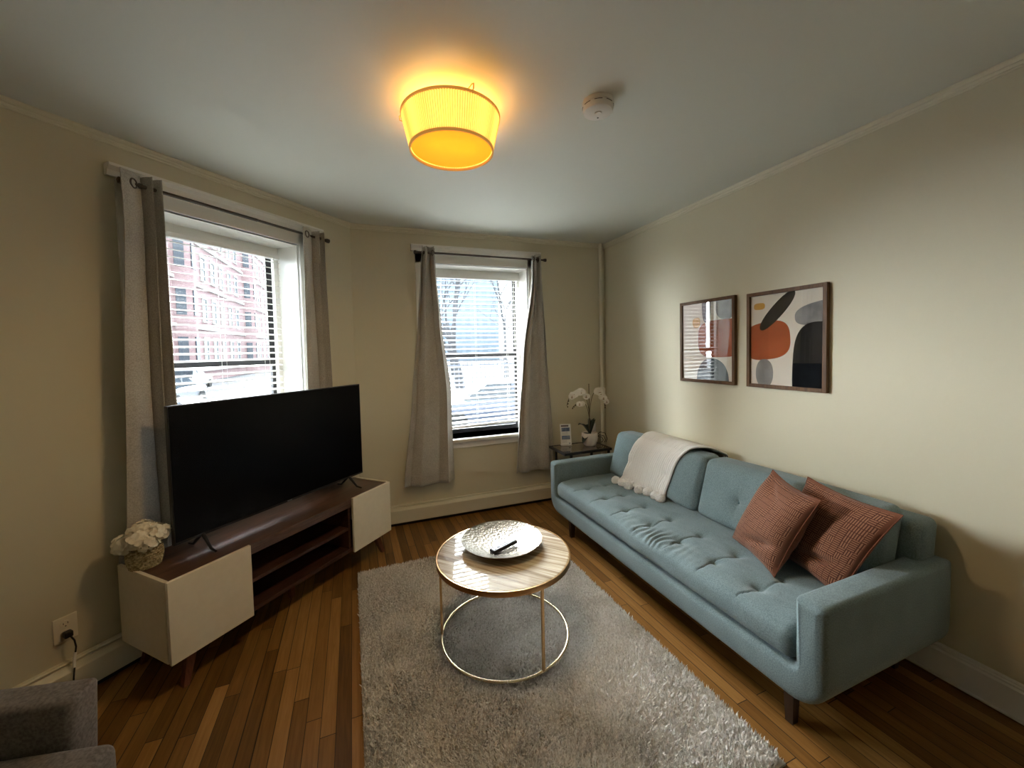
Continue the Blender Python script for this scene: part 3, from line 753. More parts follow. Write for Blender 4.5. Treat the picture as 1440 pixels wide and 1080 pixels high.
# hydrangea in a woven pot
pp = LP(.980, -2.356, Z1 - .006)
hyd = empty('potted_hydrangea', pp); tag(hyd, 'cream hydrangea bunch in a woven pot on the left end of the television stand', 'potted flowers')
def weave():
    m, nt, b = new_mat('woven_seagrass'); L = nt.links.new; b.inputs['Roughness'].default_value = .8
    tc = N(nt, 'ShaderNodeTexCoord'); n = N(nt, 'ShaderNodeTexNoise'); n.inputs['Scale'].default_value = 90; L(tc.outputs['Object'], n.inputs[0])
    r = ramp(nt, [(.35, (.24, .18, .09)), (.65, (.58, .47, .28))]); L(n.outputs['Fac'], r.inputs[0]); L(r.outputs[0], b.inputs['Base Color']); return m
WV = weave(); bm = NB()
nz, na = 9, 26
def potr(z): return .050 + .012 * math.sin(min(1, z / .085) * PI * .7)
for j in range(nz):
    z = .006 + j * .0102
    for k in range(na):
        a0 = 2 * PI * (k + (.5 if j % 2 else 0)) / na; da = 2 * PI / na
        pts = [((potr(z) + .0035 * math.sin(PI * t)) * math.cos(a0 + da * t), (potr(z) + .0035 * math.sin(PI * t)) * math.sin(a0 + da * t), z) for t in (0, .25, .5, .75, 1)]
        add_tube(bm, pts, [.003, .0052, .0058, .0052, .003], 6)
add_lathe(bm, [(0, .001), (.049, .001), (.05, .006), (potr(.05) - .002, .05), (potr(.09) - .003, .094), (.045, .094), (.04, .08), (0, .08)], n=32)
build('woven_pot', bm, WV, hyd)
PETAL = mat('hydrangea_petal', (.82, .77, .63), .8, c2=(.92, .89, .77), scale=25)
def petal(bm, c, nrm, up, size, fold=.25, mi=0):
    nrm = nrm.normalized(); u = (up - nrm * up.dot(nrm)).normalized(); w = nrm.cross(u)
    pts = []; R = 5
    cen = bm.verts.new(c)
    ring1, ring2 = [], []
    for k in range(R):
        t = (k / (R - 1) - .5) * 1.9
        ring1.append(bm.verts.new(c + (u * math.cos(t) + w * math.sin(t)) * size * .62 + nrm * size * (.20 - fold * .2)))
        rr_ = size * (1.05 - .1 * abs(t)) * random.uniform(.9, 1.08)
        ring2.append(bm.verts.new(c + (u * math.cos(t) + w * math.sin(t)) * rr_ + nrm * size * (.10 + random.uniform(-.12, .22))))
    for k in range(R - 1):
        f = bm.faces.new((cen, ring1[k], ring1[k + 1])); f.smooth = True; f.material_index = mi
        f = bm.faces.new((ring1[k], ring2[k], ring2[k + 1], ring1[k + 1])); f.smooth = True; f.material_index = mi
def floret(bm, c, nrm, size, n=4, mi=0):
    t = Vector((random.uniform(-1, 1), random.uniform(-1, 1), random.uniform(-1, 1)))
    nrm = nrm.normalized(); u = (t - nrm * t.dot(nrm)).normalized(); a0 = 0
    for k in range(n):
        a = 2 * PI * k / n; d = Matrix.Rotation(a, 3, nrm) @ u
        petal(bm, c, nrm, d, size * random.uniform(.85, 1.15), mi=mi)
heads = [(-.050, -.018, .126, .056), (.042, .012, .150, .052), (-.006, .008, .170, .053), (-.012, -.040, .150, .048), (.026, -.035, .124, .042)]
for (x, y, z, R_) in heads:
    bm = NB()
    n_ = int(62 * (R_ / .05) ** 2)
    for k in range(n_):
        ph = math.acos(1 - 2 * (k + .5) / n_); th = k * 2.39996
        d = Vector((math.sin(ph) * math.cos(th), math.sin(ph) * math.sin(th), math.cos(ph)))
        if d.z < -.75: continue
        floret(bm, Vector((x, y, z)) + Vector((d.x * R_, d.y * R_, d.z * R_ * .72)) * random.uniform(.82, 1.10), d * 1.0 + Vector((random.uniform(-.5, .5), random.uniform(-.5, .5), random.uniform(-.2, .5))), .0150)
    add_lathe(bm, [(0, -R_ * .5), (R_ * .6, -R_ * .3), (R_ * .75, 0), (R_ * .6, R_ * .45), (0, R_ * .6)], c=(x, y, z), n=12)
    build('flower_head', bm, PETAL, hyd)
STEMG = mat('green_stem', (.06, .09, .03), .6)
bm = NB()
for (x, y, z, R_) in heads: add_tube(bm, [(x * .2, y * .2, .07), (x * .7, y * .7, z - .02)], .003, 6)
build('stem', bm, STEMG, hyd)

# ------------------------------------------------------------------ side table in the corner
st = empty('side_table', (1.86, 3.23, 0)); tag(st, 'black metal side table with a dark glass top in the corner behind the sofa', 'side table')
TW, TD, TH = .245, .158, .578
bm = NB(); t = .011
for a, b in (((-TW, -TD, TH - .022), (TW, -TD + .02, TH)), ((-TW, TD - .02, TH - .022), (TW, TD, TH)), ((-TW, -TD + .02, TH - .022), (-TW + .02, TD - .02, TH)), ((TW - .02, -TD + .02, TH - .022), (TW, TD - .02, TH))): add_box(bm, a, b, bev=.001, seg=1)
build('top_frame', bm, BLKMET, st)
SMOKE = mat('smoked_top', (.10, .085, .07), .06, spec=.9, coat=.8)
build('glass_top', box((-TW + .02, -TD + .02, TH - .009), (TW - .02, TD - .02, TH - .002)), SMOKE, st)
for x in (-TW + .060, TW - .040):
    for y in (-TD + .001, TD - .019): build('leg', box((x, y, 0), (x + .018, y + .018, TH - .022)), BLKMET, st)
for x in (-TW + .105, -.02, .10):
    build('cross_bar', box((x, -TD + .019, TH - .15), (x + .012, TD - .019, TH - .138)), BLKMET, st)
bm = NB()
for y in (-TD + .003, TD - .017): add_box(bm, (-TW + .078, y, .12), (TW - .040, y + .014, .134))
build('lower_rail', bm, BLKMET, st)

# card holder
ch = empty('card_holder', (1.775, 3.345, TH)); ch.rotation_euler = (0, 0, math.radians(-14)); tag(ch, 'small upright acrylic card stand with blue pictures on the side table', 'card holder')
ACR = mat('acrylic_edge', (.75, .75, .74), .1)
build('stand', box((-.052, -.030, 0), (.052, .030, .003)), ACR, ch)
tl = Matrix.Rotation(math.radians(-9), 4, 'X')
build('panel', box((-.053, -.010, .003), (.053, -.008, .200), M=tl), ACR, ch)
CARD = mat('card_white', (.78, .77, .74), .5); CBL = mat('card_blue', (.06, .085, .17), .4, c2=(.20, .24, .32), scale=30); CTX = mat('card_text', (.42, .42, .42), .6)
cd = NB(); add_box(cd, (-.048, -.0125, .006), (.048, -.0104, .196), 0, M=tl)
for a, b in ((.130, .166), (.054, .090)): add_box(cd, (-.040, -.0132, a), (.040, -.0124, b), 1, M=tl)
for z in (.122, .115, .108, .101, .046, .039, .032, .025):
    add_box(cd, (-.038, -.0130, z), (.018 + .018 * math.sin(z * 900), -.0124, z + .002), 2, M=tl)
add_box(cd, (-.044, -.0130, .174), (.030, -.0124, .190), 3, M=tl); add_box(cd, (.028, -.0130, .012), (.040, -.0124, .022), 1, M=tl)
build('printed_card', cd, [CARD, CBL, CTX, mat('card_header', (.12, .09, .09), .5)], ch)

# white device with cables
dv = empty('wireless_router', (2.055, 3.335, TH)); tag(dv, 'white upright router behind the orchid pot on the side table', 'router')
bm = rbox((.075, .055, .195), .018, (6, 5, 12)); bmesh.ops.translate(bm, vec=(0, 0, .0985), verts=bm.verts); build('casing', bm, WHITEPL, dv)
bm = NB(); add_tube(bm, [(.03, -.005, .03), (.07, -.02, .07), (.11, -.035, .062), (.125, -.045, .02), (.10, -.06, .004)], .003, 8)
add_tube(bm, [(.03, 0, .03), (.06, -.01, .055), (.09, -.03, .05), (.105, -.04, .02), (.07, -.055, .004)], .003, 8)
add_tube(bm, [(.03, -.005, .05), (.08, -.02, .10), (.128, -.035, .085), (.145, -.045, .03), (.12, -.06, .004)], .003, 8)
build('cable', bm, BLKMET, dv)

# orchid
oc = empty('potted_orchid', (1.975, 3.245, TH)); tag(oc, 'white orchid in a round white pot on the side table', 'orchid')
POT = mat('white_ceramic', (.72, .66, .60), .35)
build('pot', lathe([(r * 1.27, z * 1.1) for r, z in ((0, .001), (.038, .001), (.046, .010), (.056, .045), (.060, .080), (.058, .108), (.055, .112), (.051, .108), (.050, .098), (0, .096))], n=48), POT, oc)
LEAFM = mat('orchid_leaf', (.012, .020, .010), .35); PET = mat('orchid_petal', (.80, .76, .68), .7); STM = mat('orchid_stem', (.10, .075, .035), .6); LIP = mat('orchid_centre', (.35, .22, .12), .6)
def leaf(a, L_, w, rise, droop):
    bm = NB(); K = 12; c, s = math.cos(a), math.sin(a); rows = []
    for i in range(K + 1):
        t = i / K; d = L_ * t; z = .110 + rise * math.sin(t * PI * .6) - droop * t * t; ww = w * math.sin(PI * min(1, .12 + t * .88)) ** .7
        row = []
        for q in (-1, -.5, 0, .5, 1): row.append(bm.verts.new((c * d - s * ww * q, s * d + c * ww * q, z + abs(q) * ww * .35)))
        rows.append(row)
    for a_, b_ in zip(rows, rows[1:]):
        for k in range(4): bm.faces.new((a_[k], a_[k + 1], b_[k + 1], b_[k])).smooth = True
    o = build('leaf', bm, LEAFM, oc); o.modifiers.new('t', 'SOLIDIFY').thickness = .002
leaf(math.radians(182), .125, .036, .10, .0); leaf(math.radians(200), .105, .040, .01, .085); leaf(math.radians(20), .085, .026, .11, -.02); leaf(math.radians(60), .07, .014, .12, -.02); leaf(math.radians(100), .05, .02, .08, 0); leaf(math.radians(-20), .05, .012, .13, -.02)
def bez(p, n=16):
    p = [Vector(q) for q in p]; out = []
    for i in range(n + 1):
        t = i / n; q = p
        while len(q) > 1: q = [q[k].lerp(q[k + 1], t) for k in range(len(q) - 1)]
        out.append(q[0])
    return out
sA = bez([(0, 0, .09), (.0, 0, .25), (0, 0, .38), (-.005, 0, .45), (-.05, -.01, .56), (-.16, -.03, .60), (-.245, -.05, .50), (-.265, -.05, .40)], 26)
sB = bez([(0, 0, .09), (.0, 0, .20), (0, 0, .30), (-.01, 0, .38), (-.05, -.02, .46), (-.13, -.03, .44), (-.20, -.04, .38)], 26)
sD = bez([(0, .004, .09), (.0, 0, .28), (0, 0, .42), (.02, 0, .55), (.09, -.01, .60), (.13, -.02, .52), (.15, -.03, .43), (.155, -.03, .36)], 26)
build('stake', tube([(.002, .006, .09), (.002, .006, .585)], .004, 8), STM, oc)
for s_ in (sA, sB, sD): build('flower_stem', tube(s_, .0028, 8), STM, oc)
def orchid_flower(c, d, sz):
    bm = NB(); d = Vector(d).normalized(); up = Vector((0, 0, 1)); u = (up - d * up.dot(d)).normalized()
    for k, (a, s) in enumerate(((0, 1), (72, 1.15), (144, .9), (216, .9), (288, 1.15))):
        v = Matrix.Rotation(math.radians(a + random.uniform(-8, 8)), 3, d) @ u; petal(bm, Vector(c), d, v, sz * s, mi=0)
    petal(bm, Vector(c) + d * .004, d, -u, sz * .45, mi=1); petal(bm, Vector(c) + d * .006, d, u, sz * .3, mi=1)
    build('blossom', bm, [PET, LIP], oc)
V_ = Vector((-.35, -1, .1))
for s_, lst in ((sA, [(13, .03), (15, .034), (17, .036), (19, .036), (21, .034), (22.5, .03)]), (sB, [(19, .028), (23, .026)]), (sD, [(14, .034), (15.5, .036), (17, .038), (18.5, .036), (20, .034), (21.5, .03), (23, .026)])):
    for i, (t, sz) in enumerate(lst):
        p = s_[int(t)] + Vector((random.uniform(-.018, .018), -.014 - .01 * (i % 2), random.uniform(-.022, .006)))
        orchid_flower(p, V_ + Vector((random.uniform(-.6, .6), 0, random.uniform(-.4, .3))), sz)
for s_ in (sA, sB, sD):
    for i in (-1, -2, -3):
        p = s_[i] + Vector((random.uniform(-.006, .006), -.004, -.008)); bm = NB(); add_lathe(bm, [(0, -.009), (.006, -.003), (.006, .003), (0, .008)], c=p, n=10); build('bud', bm, STM, oc)
bm = NB(); 

# ------------------------------------------------------------------ sofa
sf = empty('sofa', (1.460, .880, 0), math.radians(1.1)); tag(sf, 'long blue-grey tufted sofa with slab arms along the right wall', 'sofa')
SL, SD = 2.098, .880; AT = .108; ZB, ZA = .160, .566; ZI = .288
def shell():
    """front outline (y,z) of the U shaped upholstered frame, extruded in depth"""
    def arc(cy, cz, r, a0, a1, n=8): return [(cy + r * math.cos(a0 + (a1 - a0) * i / n), cz + r * math.sin(a0 + (a1 - a0) * i / n)) for i in range(n + 1)]
    R = .125; P = []
    P += arc(.022, ZA - .022, .022, PI, PI / 2, 4)
    P += arc(AT - .016, ZA - .016, .016, PI / 2, 0, 4)
    P += arc(AT + .03, ZI + .03, .03, PI, 1.5 * PI, 5)
    P += arc(SL - AT - .03, ZI + .03, .03, 1.5 * PI, 2 * PI, 5)
    P += arc(SL - AT + .016, ZA - .016, .016, PI, PI / 2, 4)
    P += arc(SL - .022, ZA - .022, .022, PI / 2, 0, 4)
    P += arc(SL - R, ZB + R, R, 0, -PI / 2, 8)
    P += arc(R, ZB + R, R, -PI / 2, -PI, 8)
    return P
P = shell(); bm = NB(); nP = len(P)
# inset copy for rounded front/back rims
def inset(P, d):
    out = []
    for i in range(len(P)):
        a = Vector(P[i - 1]); b = Vector(P[i]); c = Vector(P[(i + 1) % len(P)])
        e1 = (b - a); e2 = (c - b)
        if e1.length < 1e-9: e1 = e2
        if e2.length < 1e-9: e2 = e1
        n1 = Vector((e1.y, -e1.x)).normalized(); n2 = Vector((e2.y, -e2.x)).normalized(); nn = (n1 + n2)
        nn = nn.normalized() if nn.length > 1e-6 else n1
        out.append(b + nn * d / max(.5, nn.dot(n1)))
    return out
r_ = .030; layers = []
for x, d in [(0, r_), (r_ * .08, r_ * .6), (r_ * .3, r_ * .29), (r_ * .6, r_ * .1), (r_, 0)] + [(r_ + (SD - 2 * r_ - .02) * i / 10, 0) for i in range(1, 10)] + [(SD - r_ - .02, 0), (SD - .4 * r_ - .01, .3 * r_), (SD, r_ * 1.3)]:
    Q = inset(P, d)
    layers.append([bm.verts.new((x, y, z)) for y, z in Q])
for a, b in zip(layers, layers[1:]):
    for k in range(nP): bm.faces.new((a[k], a[(k + 1) % nP], b[(k + 1) % nP], b[k]))
# caps as three convex-ish strips
def cap(vs):
    f = bm.faces.new(vs); bmesh.ops.triangulate(bm, faces=[f])
cap(layers[0]); cap(layers[-1][::-1])
bmesh.ops.remove_doubles(bm, verts=bm.verts, dist=1e-5)
build('upholstered_frame', bm, SOFA, sf, auto=50)
# inner deck below the cushion and back frame
bx, by = .27, .86
bf = rbox((.150, SL - .10, .50), .035, (5, 40, 10), disp=lambda q, u: q + Vector((.035 * (q.z / .25), 0, 0)))
bmesh.ops.translate(bf, vec=(.765, SL / 2, .475), verts=bf.verts); build('back_frame', bf, SOFA, sf)
# seat cushion with tufting
btn = [(.150, .352 + .232 * k) for k in range(7)] + [(.305, .352 + .232 * k) for k in range(7)]
CX, CY = .64, SL - 2 * AT - .012
def seat_disp(q, u):
    X = q.x + CX / 2 + .008; Y = q.y + AT + .006 + CY / 2
    if u[2] > .2:
        w = smooth01((u[2] - .2) / .8)
        d = 0
        for bx_, by_ in btn:
            r2 = ((X - bx_) ** 2 + (Y - by_) ** 2) ** .5
            d += .024 * math.exp(-(r2 / .021) ** 1.2) + .008 * math.exp(-(r2 / .06) ** 2)
            # crease running from the button to the front edge and between rows
            if bx_ < .2 and X < bx_ + .16: d += .0055 * math.exp(-((Y - by_ - .02 * fbm(X * 9, by_ * 7, 1)) / .0048) ** 2) * (1 if X > .02 else .3)
        ed = min(1 - abs(u[0]), 1 - abs(u[1]))
        q = q + Vector((0, 0, (-d + .012 * smooth01(min(1, (1 - abs(u[0])) * 2.2)) + .004 * fbm(X * 5, Y * 5, 2) + .0022 * fbm(X * 22, Y * 9, 4)) * w))
        # small wrinkles across the middle of the front edge
        wr = math.exp(-((Y - .92) / .20) ** 2) * math.exp(-((X - .06) / .09) ** 2)
        q.z -= .0045 * wr * (math.sin(Y * 150 + 6 * fbm(X * 8, Y * 8, 5)) + .4) * w
    if u[0] < -.9: q.x -= .010 * (1 - u[2] ** 2) + .003 * fbm(q.y * 7, q.z * 9, 8)
    return q
sc_ = rbox((CX, CY, .128), .038, (80, 330, 6), disp=seat_disp)
bmesh.ops.translate(sc_, vec=(CX / 2 + .008, AT + .006 + CY / 2, ZI + .004 + .064), verts=sc_.verts)
seat = build('seat_cushion', sc_, SOFA, sf)
for (x, y) in btn:
    build('button', lathe([(0, .006), (.007, .0045), (.010, .001), (.009, -.003), (0, -.003)], c=(x, y, .390), n=16), SOFABTN, seat)
# back cushions
def back_cushion(y0, y1, seed):
    w = y1 - y0; zb, zt = .425, .775; T = .165; btns = [(w * .30, .165), (w * .70, .165)]
    def dsp(q, u):
        Y = q.y + w / 2; Z = q.z + (zt - zb) / 2
        if u[0] < -.2:
            k = smooth01((-u[0] - .2) / .8); d = 0
            for by_, bz_ in btns:
                r2 = ((Y - by_) ** 2 + (Z - bz_) ** 2) ** .5; d += .022 * math.exp(-(r2 / .020) ** 1.2) + .010 * math.exp(-(r2 / .07) ** 2)
                if abs(Z - bz_) < .17: d += .004 * math.exp(-((Y - by_) / .006) ** 2) * (1 - abs(Z - bz_) / .17)
            q = q + Vector(((-.028 * (1 - u[1] ** 4) * (1 - u[2] ** 4) + d + .004 * fbm(Y * 6, Z * 6, seed)) * k, 0, 0))
        q.z += .008 * (1 - u[1] ** 2) * (1 if u[2] > 0 else 0) * max(0, u[2])
        q.x += .10 * (q.z / .35)  # lean back
        return q
    bm = rbox((T, w, zt - zb), .040, (6, 110, 44), disp=dsp)
    bmesh.ops.translate(bm, vec=(.628, (y0 + y1) / 2, (zb + zt) / 2), verts=bm.verts)
    c = build('back_cushion', bm, SOFA, sf)
    for by_, bz_ in btns:
        z_ = zb + bz_; xq = .628 - T / 2 + .10 * ((bz_ - (zt - zb) / 2) / .35) + .004
        b_ = build('button', lathe([(0, .006), (.007, .0045), (.010, .001), (.009, -.003), (0, -.003)], n=16), SOFABTN, c, matrix=Matrix.Translation((xq, y0 + by_, z_)) @ Matrix.Rotation(-PI / 2 , 4, 'Y'))
mid = 1.050
back_cushion(AT + .004, mid - .003, 3); back_cushion(mid + .003, SL - AT - .004, 9)
for (x, y) in ((.085, .165), (.075, SL - .23), (SD - .10, .165), (SD - .10, SL - .26)):
    bm = NB(); a = [bm.verts.new((x + dx * .022, y + dy * .022, ZB + .030)) for dx, dy in ((-1, -1), (1, -1), (1, 1), (-1, 1))]; b = [bm.verts.new((x + dx * .015, y + dy * .015, 0)) for dx, dy in ((-1, -1), (1, -1), (1, 1), (-1, 1))]
    for k in range(4): bm.faces.new((a[k], a[(k + 1) % 4], b[(k + 1) % 4], b[k]))
    bm.faces.new(a); bm.faces.new(b[::-1]); build('leg', bm, DKWOOD, sf)

# ------------------------------------------------------------------ terracotta cushions
def pillow_mat():
    m, nt, b = new_mat('terracotta_cut_velvet'); L = nt.links.new
    tc = N(nt, 'ShaderNodeTexCoord'); sp = N(nt, 'ShaderNodeSeparateXYZ'); L(tc.outputs['UV'], sp.inputs[0])
    def M(op, a, b_=None, c_=None):
        n = N(nt, 'ShaderNodeMath', operation=op)
        for i, v in enumerate((a, b_, c_)):
            if v is None: continue
            if isinstance(v, (int, float)): n.inputs[i].default_value = v
            else: L(v, n.inputs[i])
        return n.outputs[0]
    K = 15.0
    def stripes(coord): return M('FRACT', M('MULTIPLY', coord, K * 3.0))
    u, v = sp.outputs[0], sp.outputs[1]
    cu, cv = M('FLOOR', M('MULTIPLY', u, K)), M('FLOOR', M('MULTIPLY', v, K))
    cb = N(nt, 'ShaderNodeCombineXYZ'); L(cu, cb.inputs[0]); L(cv, cb.inputs[1])
    wn = N(nt, 'ShaderNodeTexWhiteNoise', noise_dimensions='2D'); L(cb.outputs[0], wn.inputs['Vector'])
    sel = M('GREATER_THAN', wn.outputs['Value'], .5)
    s1, s2 = stripes(u), stripes(v)
    s = M('ADD', M('MULTIPLY', s1, sel), M('MULTIPLY', s2, M('SUBTRACT', 1, sel)))
    raised = M('GREATER_THAN', s, .50)
    # broken ends inside each cell
    other = M('ADD', M('MULTIPLY', v, sel), M('MULTIPLY', u, M('SUBTRACT', 1, sel)))
    fr = M('FRACT', M('MULTIPLY', other, K)); gap = M('GREATER_THAN', fr, .10)
    raised = M('MULTIPLY', raised, gap)
    eu = M('MINIMUM', u, M('SUBTRACT', 1.0, u)); ev = M('MINIMUM', v, M('SUBTRACT', 1.0, v))
    raised = M('MULTIPLY', raised, M('GREATER_THAN', M('MINIMUM', eu, ev), .028))
    flat = M('LESS_THAN', M('MINIMUM', eu, ev), .028)
    mx = N(nt, 'ShaderNodeMix', data_type='RGBA'); L(raised, mx.inputs[0]); mx.inputs[6].default_value = (.095, .030, .014, 1); mx.inputs[7].default_value = (.31, .140, .078, 1)
    m2 = N(nt, 'ShaderNodeMix', data_type='RGBA'); L(flat, m2.inputs[0]); L(mx.outputs[2], m2.inputs[6]); m2.inputs[7].default_value = (.18, .066, .034, 1)
    L(m2.outputs[2], b.inputs['Base Color']); b.inputs['Roughness'].default_value = .75; b.inputs['Sheen Weight'].default_value = .15; b.inputs['Specular IOR Level'].default_value = .2
    bp = N(nt, 'ShaderNodeBump'); bp.inputs['Strength'].default_value = .8; bp.inputs['Distance'].default_value = .003
    L(raised, bp.inputs['Height']); L(bp.outputs[0], b.inputs['Normal']); return m
PILM = pillow_mat(); PILB = fabric('terracotta_velvet_back', (.15, .052, .027), (.22, .085, .046), sheen=.1)
def pillow(label, bl, br_, tr, tl, thick, seed):
    """corner points bottom-left, bottom-right, top-right, top-left as seen from the front"""
    C_ = [Vector(p) for p in (bl, br_, tr, tl)]; cen = sum(C_, Vector()) / 4
    nrm = (C_[1] - C_[0]).cross(C_[3] - C_[0]).normalized()
    root = empty('throw_pillow', cen); tag(root, label, 'pillow', 'terracotta cut-velvet cushions')
    Nn = 44
    def pt(u, v, s):
        p = (C_[0] * (1 - u) * (1 - v) + C_[1] * u * (1 - v) + C_[2] * u * v + C_[3] * (1 - u) * v) - cen
        U, V = 2 * u - 1, 2 * v - 1
        # edges pulled in a little between pointed corners
        p = p * (1 - .085 * (1 - U * U) * V ** 2 - .085 * (1 - V * V) * U ** 2)
        t = ((1 - abs(U) ** 2.6) * (1 - abs(V) ** 2.6)) ** .5
        cr = .012 * fbm(u * 3.5, v * 3.5, seed) + .020 * fbm(u * 2.2, v * 7, seed + 4) * (V * V) - .034 * math.exp(-((v - .19 - .25 * (u - .5)) / .045) ** 2) * math.exp(-((u - .66) / .24) ** 2) - .018 * math.exp(-((v - .80 + .5 * (u - .5)) / .05) ** 2) * math.exp(-((u - .30) / .22) ** 2)
        return p + nrm * s * (thick * t + cr * t)
    bm = NB(); uvl = bm.loops.layers.uv.new('UVMap'); F = {}
    for s in (1, -1):
        for j in range(Nn + 1):
            for i in range(Nn + 1):
                u, v = i / Nn, j / Nn
                if s == -1 and (i in (0, Nn) or j in (0, Nn)): F[s, i, j] = F[1, i, j]
                else: F[s, i, j] = bm.verts.new(pt(u, v, s))
    for s in (1, -1):
        for j in range(Nn):
            for i in range(Nn):
                idx = [(i, j), (i + 1, j), (i + 1, j + 1), (i, j + 1)]
                if s < 0: idx = idx[::-1]
                f = bm.faces.new([F[s, a, b] for a, b in idx]); f.smooth = True; f.material_index = 0 if s > 0 else 1
                for l, (a, b) in zip(f.loops, idx): l[uvl].uv = (a / Nn, b / Nn)
    build('cover', bm, [PILM, PILB], root)
    bm = NB(); pts = []
    for k in range(Nn): pts.append(pt(k / Nn, 0, 0))
    for k in range(Nn): pts.append(pt(1, k / Nn, 0))
    for k in range(Nn): pts.append(pt(1 - k / Nn, 1, 0))
    for k in range(Nn): pts.append(pt(0, 1 - k / Nn, 0))
    build('piping', add_tube(bm, pts, .0026, 6, closed=True), PILB, root)
pillow('terracotta patterned cushion leaning in front, nearer the middle of the sofa', (1.880, 1.610, .425), (1.738, 1.262, .423), (1.862, 1.142, .805), (1.968, 1.440, .845), .074, 1)
pillow('terracotta patterned cushion tucked behind, nearest the near arm', (1.945, 1.400, .432), (1.822, 1.045, .432), (2.005, .925, .800), (2.075, 1.335, .825), .062, 5)

# ------------------------------------------------------------------ knitted throw
th = empty('knit_throw', (2.0, 2.35, .6)); tag(th, 'white ribbed throw with pompoms draped over the sofa back', 'throw blanket')
sfM = Matrix.Translation((1.460, .880, 0)) @ Matrix.Rotation(math.radians(1.1), 4, 'Z')
from mathutils.bvhtree import BVHTree
def world_bvh(names):
    V, F = [], []
    for o_ in kids(sf):
        if o_.name.split('.')[0] in names:
            b0 = len(V); V += [sfM @ v.co for v in o_.data.vertices]; F += [[b0 + i for i in p_.vertices] for p_ in o_.data.polygons]
    return BVHTree.FromPolygons(V, F)
BV = world_bvh(('back_cushion', 'back_frame', 'seat_cushion', 'upholstered_frame'))
def drape(p, v, rib):
    """keep the cloth on the outside of the upholstery"""
    if p.x < 2.30:
        h = BV.ray_cast(Vector((1.2, p.y, p.z)), Vector((1, 0, 0)))
        if h[0] is not None and p.z > .45:
            lim = h[0].x - .009 - rib
            if p.x > lim and v > .42: p.x = lim
        h = BV.ray_cast(Vector((p.x, p.y, 1.2)), Vector((0, 0, -1)))
        if h[0] is not None and (v <= .5 or p.z < .47): p.z = max(p.z, h[0].z + .010 + rib)
    return p
def throw():
    # path rows from behind the back frame over its top, down the cushion, out on the seat; each row: (x, z) with left/right y
    rows = [(2.318, .64, 2.58, 2.02), (2.322, .70, 2.58, 2.01), (2.305, .742, 2.57, 2.00), (2.26, .765, 2.565, 1.99), (2.18, .798, 2.56, 1.995), (2.12, .812, 2.56, 2.02), (2.06, .802, 2.565, 2.07), (2.025, .762, 2.58, 2.11), (2.003, .70, 2.60, 2.135),
            (1.985, .63, 2.62, 2.15), (1.980, .56, 2.615, 2.155), (1.965, .50, 2.62, 2.16), (1.950, .455, 2.625, 2.165), (1.925, .428, 2.63, 2.17), (1.905, .424, 2.635, 2.175)]
    bm = NB(); NU = 180; K = 5; R = []
    def cr(p0, p1, p2, p3, t): return .5 * ((2 * p1) + (-p0 + p2) * t + (2 * p0 - 5 * p1 + 4 * p2 - p3) * t * t + (-p0 + 3 * p1 - 3 * p2 + p3) * t ** 3)
    rr = [np.array(r) for r in rows]
    for i in range(len(rr) - 1):
        for k in range(K):
            R.append(cr(rr[max(i - 1, 0)], rr[i], rr[i + 1], rr[min(i + 2, len(rr) - 1)], k / K))
    R.append(rr[-1]); G = []
    nR = len(R)
    for j, (x, z, yl, yr) in enumerate(R):
        v = j / (nR - 1); a = R[max(j - 1, 0)]; b = R[min(j + 1, nR - 1)]; tn = Vector((b[0] - a[0], 0, b[1] - a[1])).normalized(); nn = Vector((tn.z, 0, -tn.x))
        if nn.x > 0 and j > nR * .4: nn = -nn
        if j <= nR * .4 and nn.z < 0 and j > 8: nn = -nn
        row = []
        for i in range(NU + 1):
            u = i / NU; rib = .0036 * math.sin(u * 2 * PI * 27); fold = .012 * smooth01((v - .45) / .55) * math.sin(u * 2 * PI * 4.5 + 1 + 2 * v)
            if j < 8: nn = Vector((0, 0, 1))
            sc2 = .35 * v * (1 - abs(2 * u - 1)) * 0
            p = Vector((x, yl + (yr - yl) * u + .010 * math.sin(v * 9), z)) + nn * (rib + (abs(fold) if v > .45 else 0) + .004)
            # lower edge runs slightly forward on the left
            p.x -= .07 * smooth01((v - .6) / .4) * (1 - u) ** 1.2
            p = drape(p, v, rib)
            row.append(bm.verts.new(p - Vector((2.0, 2.35, .6))))
        G.append(row)
    for a, b in zip(G, G[1:]):
        for i in range(NU): bm.faces.new((a[i], a[i + 1], b[i + 1], b[i])).smooth = True
    return bm, G
bm, G = throw(); edge_pts = [v.co.copy() for v in G[-1]]
t_ = build('blanket', bm, KNIT, th); md = t_.modifiers.new('t', 'SOLIDIFY'); md.thickness = .007; md.offset = 1
for k, (u, dx, dy) in enumerate(((.03, .0, .01), (.16, 0, 0), (.32, -.012, 0), (.54, -.012, 0), (.68, .004, 0), (.85, -.004, 0), (.97, -.012, 0))):
    p = edge_pts[int(u * 180)]; c = Vector((p.x - .010 + dx, p.y + dy - .015, .418 + .031 - .6)); bm = NB()
    bmesh.ops.create_icosphere(bm, subdivisions=5, radius=.033)
    for v in bm.verts:
        d = v.co.normalized(); v.co = v.co * (1 + .10 * noise.noise(d * 7 + Vector((k, 0, 0))) + .11 * noise.noise(d * 22 + Vector((0, k, 0)))) + c
    for f_ in bm.faces: f_.smooth = True
    build('pompom', bm, POM, th)

# ------------------------------------------------------------------ armchair in the corner of the frame
ach = empty('armchair', (-.80, 1.545, -.0), math.radians(-11)); tag(ach, 'grey fabric armchair cut off at the lower left corner', 'armchair')
